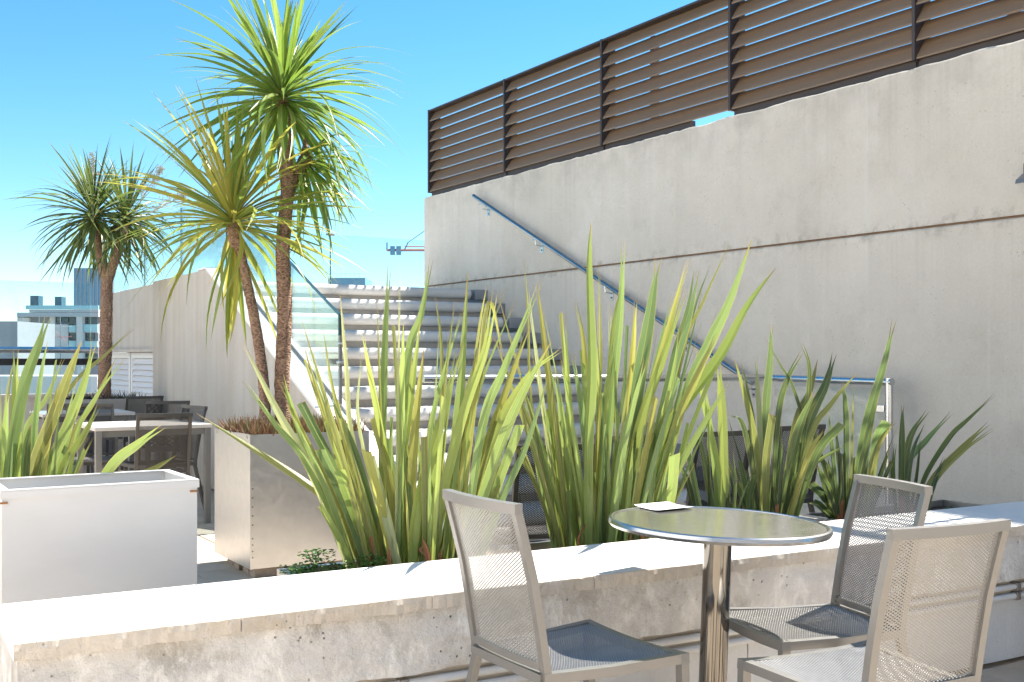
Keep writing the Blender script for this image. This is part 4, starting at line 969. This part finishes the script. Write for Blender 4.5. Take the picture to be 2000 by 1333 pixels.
# ------------------------------------------------------------------ tables
tc = Vector((2.230, 2.465, 0.0))
rt = thing('round_table', 'round steel bistro table with one thick polished pedestal', 'table', tc)
tilt = Matrix.Rotation(R(2.1), 4, FW)
rt.matrix_world = Matrix.Translation(tc) @ tilt
m_, nt, out = mat('scratched_table_steel')
v = coords(nt)
n1 = nz(nt, nd(nt, 'Mapping', {'Vector': v, 'Scale': (3, 40, 3), 'Rotation': (0, 0, R(32))}).outputs[0], 3, 5)
wear = ramp(nt, nz(nt, nd(nt, 'Mapping', {'Vector': v, 'Scale': (4, 14, 4), 'Rotation': (0, 0, R(32))}).outputs[0], 3.0, 6, 0.7), 0.66, 0.8)
col = mixc(nt, n1, (0.42, 0.40, 0.36), (0.55, 0.53, 0.48)); col = mixc(nt, mth(nt, 'MULTIPLY', wear, 0.6), col, (0.75, 0.75, 0.72))
pb_ = nd(nt, 'BsdfPrincipled', {'Base Color': col, 'Metallic': 0.85}); nt.links.new(ramp(nt, n1, 0.3, 0.7, 0.13, 0.27), pb_.inputs['Roughness'])
nt.links.new(mth(nt, 'ADD', ramp(nt, n1, 0.3, 0.7, 0.12, 0.24), mth(nt, 'MULTIPLY', wear, 0.3)), pb_.inputs['Roughness'])
nt.links.new(pb_.outputs[0], out.inputs[0])
b = MB(); b.lathe([(0.300, 0.716), (0.309, 0.722), (0.309, 0.736), (0.05, 0.7365), (0.001, 0.7365)], (0, 0, 0), 96); b.build('table_top', m_, rt, True)
b = MB(); b.lathe([(0.306, 0.716), (0.322, 0.718), (0.327, 0.727), (0.324, 0.7365), (0.317, 0.7395), (0.3105, 0.7375), (0.309, 0.733)], (0, 0, 0), 96); b.build('rim', M['rail_steel'], rt, True)
b = MB(); b.lathe([(0.0415, 0.02), (0.0415, 0.70), (0.055, 0.70), (0.055, 0.7155)], (0, 0, 0), 40); b.build('pedestal', M['mirror'], rt, True)
b = MB(); b.lathe([(0.215, 0.0), (0.215, 0.008), (0.20, 0.014), (0.05, 0.02), (0.045, 0.022)], (0, 0, 0), 64); b.build('base_plate', M['mirror'], rt, True)
pq = [Matrix.Translation(tc) @ tilt @ Vector((0, 0, 0.7385))]
def on_table(px, py):
    # where the sight line through a photo pixel meets the table plane
    n = (tilt @ Vector((0, 0, 1, 0))).to_3d(); o = tc + n * 0.7385
    d = FW + RT * ((px - 1000) / F) + UP * ((HZ - py) / F)
    return EYE + d * ((o - EYE).dot(n) / d.dot(n))
cr = [on_table(*q) for q in ((1238, 989), (1288, 1000), (1356, 993), (1306, 983))]
b = MB(); vs = []
n = 6
g = [[cr[0].lerp(cr[1], i / n).lerp(cr[3].lerp(cr[2], i / n), j / n) + UP * (0.0012 + 0.004 * (abs(i / n - 0.5) * 2) ** 3) for j in range(n + 1)] for i in range(n + 1)]
gv = [[b.bm.verts.new(p) for p in r] for r in g]; gw = [[b.bm.verts.new(p - UP * 0.0006) for p in r] for r in g]
for i in range(n):
    for j in range(n):
        b.bm.faces.new((gv[i][j], gv[i + 1][j], gv[i + 1][j + 1], gv[i][j + 1])); b.bm.faces.new((gw[i][j], gw[i][j + 1], gw[i + 1][j + 1], gw[i + 1][j]))
ring = [(i, 0) for i in range(n)] + [(n, j) for j in range(n)] + [(i, n) for i in range(n, 0, -1)] + [(0, j) for j in range(n, 0, -1)]
for (a, c) in zip(ring, ring[1:] + ring[:1]): b.bm.faces.new((gv[a[0]][a[1]], gw[a[0]][a[1]], gw[c[0]][c[1]], gv[c[0]][c[1]]))
tag(b.build('paper_sheet', M['paper']), 'blank white sheet of paper lying on the round table', 'paper')

def square_table(label, x0, x1, y0, y1, z=0.735):
    t = thing('square_table', label, 'table', ((x0 + x1) / 2, (y0 + y1) / 2, 0), group='pale tables on the far terrace')
    a, c = (x1 - x0) / 2, (y1 - y0) / 2
    MB().box((-a, -c, z - 0.028), (a, c, z), 0.004).build('table_top', M['pale_top'], t)
    for q in (-c + 0.03, c - 0.05): MB().box((-a + 0.053, q, z - 0.075), (a - 0.053, q + 0.02, z - 0.029)).build('apron', M['alu'], t)
    for sx in (-1, 1):
        for sy in (-1, 1): MB().box((sx * (a - 0.03) - 0.022, sy * (c - 0.03) - 0.022, 0), (sx * (a - 0.03) + 0.022, sy * (c - 0.03) + 0.022, z - 0.0285), 0.003).build('leg', M['alu'], t)
square_table('pale square table behind the chair at the white planter', 1.62, 2.45, 8.10, 8.80)
square_table('pale square table farther off near the terrace edge', 1.62, 2.4, 10.25, 10.95)

# ------------------------------------------------------------------ the town beyond
RM = Matrix.Rotation(-YAW, 4, 'Z')
def vbox(b, x0, x1, y0, y1, D, depth, bev=0):
    p0 = P(x0, y1, D); p1 = P(x1, y0, D)
    o = Vector((p0.x, p0.y, 0)); w = (Vector((p1.x, p1.y, 0)) - o).length
    b.box((0, 0, p0.z), (w, depth, p1.z), bev, Matrix.Translation(o) @ RM)
DT = 150
ap = thing('apartment_building', 'white modern apartment block with glass balconies seen through the wind screen', 'building', P(110, 700, DT))
ap.location = (0, 0, 0)
def part(name, m, rects, D, depth, parent=None, each=True):
    par_ = parent or ap
    for r in rects:
        b = MB(); vbox(b, *r, D, depth); o = b.build(name, m, par_)
    return o
part('wall', M['far_grey'], [(34, 192, 615, 1000)], DT, 12)
part('roof_slab', M['far_slab'], [(33, 192, 611, 619), (57, 192, 605, 610.5)], DT - 1.5, 14)
part('roof_balustrade', M['far_balcony'], [(50, 192, 597, 604.5)], DT - 1.6, 0.3)
part('column', M['far_white'], [(149, 160, 619, 1000)], DT - 1.4, 1.2)
part('white_panel', M['far_white'], [(35, 57, 621, 676), (97, 107, 619, 680), (107, 133, 634, 690), (86, 148, 690, 1000)], DT - 0.6, 0.5)
part('window', M['far_window'], [(108, 119, 615.5, 629), (121, 133, 615.5, 629), (136, 148, 618, 634), (163, 190, 617, 633), (136, 148, 650, 664), (163, 184, 650, 665), (163, 188, 688, 698), (100, 106, 720, 760)], DT - 0.25, 0.2)
part('balcony_glass', M['far_balcony'], [(134, 148, 636, 648.5), (162, 190, 634, 648.5), (134, 148, 666, 680), (162, 190, 667, 682)], DT - 1.0, 0.3)
part('balcony_slab', M['far_slab'], [(134, 190, 648.6, 650), (134, 190, 682.5, 685)], DT - 0.9, 0.6)
part('rooftop_unit', M['far_teal'], [(59, 75, 578, 597), (107, 120, 580, 597)], DT + 2, 1.5)
ot = thing('office_tower', 'blue glass office tower rising behind the apartment block', 'building')
b = MB(); vbox(b, 144, 200, 524, 1400, 260, 18); b.build('tower_body', M['far_blue'], ot)
for k in range(6):
    b = MB(); vbox(b, 150 + 8 * k, 151 + 8 * k, 526, 640, 259.8, 0.3); b.build('mullion', M['far_slab'], ot)
gb_ = MB(); vbox(gb_, -140, 34, 628, 1100, 110, 9); gb_ = gb_.build('grey_building', M['far_grey']); tag(gb_, 'plain grey building at the far left edge behind the glass', 'building')
lo_ = MB(); vbox(lo_, -200, 190, 735, 1100, 90, 6); lo_ = lo_.build('white_building', M['far_white']); tag(lo_, 'low white flat roofed building below the apartment block', 'building')
sc = thing('scaffold', 'thin steel scaffold standing in front of the apartment block', 'scaffold')
for x in (43, 76, 97, 118):
    b = MB(); b.tube([P(x, 619, DT - 4), P(x, 760, DT - 4)], 0.05, 5); b.build('standard', M['far_grey'], sc)
for y in (640, 660, 678):
    b = MB(); b.tube([P(43, y, DT - 4), P(140, y - 2, DT - 4)], 0.04, 5); b.build('ledger', M['crane_red'] if y == 660 else M['far_slab'], sc)
b = MB(); b.tube([P(97, 640, DT - 4), P(130, 668, DT - 4)], 0.04, 5); b.build('brace', M['crane_red'], sc)
fb = thing('far_building', 'low blue grey rooftop building just above the top step', 'building')
b = MB(); vbox(b, 641, 713, 543, 900, 170, 8); b.build('wall', M['far_blue'], fb)
b = MB()
for k in range(7): b.tube([P(648 + 9 * k, 544, 169), P(648 + 9 * k, 533, 169)], 0.03, 4)
b.tube([P(646, 535, 169), P(706, 535, 169)], 0.03, 4); b.build('roof_railing', M['far_slab'], fb)
cn = thing('tower_crane', 'red counter jib of a tower crane with blue counterweights beside the wall edge', 'crane')
DCR = 190
b = MB(); b.tube([P(756, 489, DCR), P(900, 489, DCR)], 0.22, 4); b.tube([P(790, 482, DCR), P(900, 482, DCR)], 0.1, 4)
b.build('counter_jib', M['crane_red'], cn)
b = MB(); b.tube([P(756, 490, DCR), P(756, 474, DCR)], 0.16, 4); b.tube([P(790, 489, DCR), P(797, 474, DCR)], 0.12, 4); b.tube([P(797, 474, DCR), P(860, 430, DCR)], 0.06, 4); b.build('post', M['far_blue'], cn)
for x in (762, 774):
    b = MB(); vbox(b, x, x + 9, 481, 498, DCR - 0.5, 1.0); b.build('counterweight', M['far_blue'], cn)
b = MB(); b.tube([P(895, 420, DCR), P(895, 1200, DCR)], 0.9, 4); b.build('mast', M['crane_red'], cn)
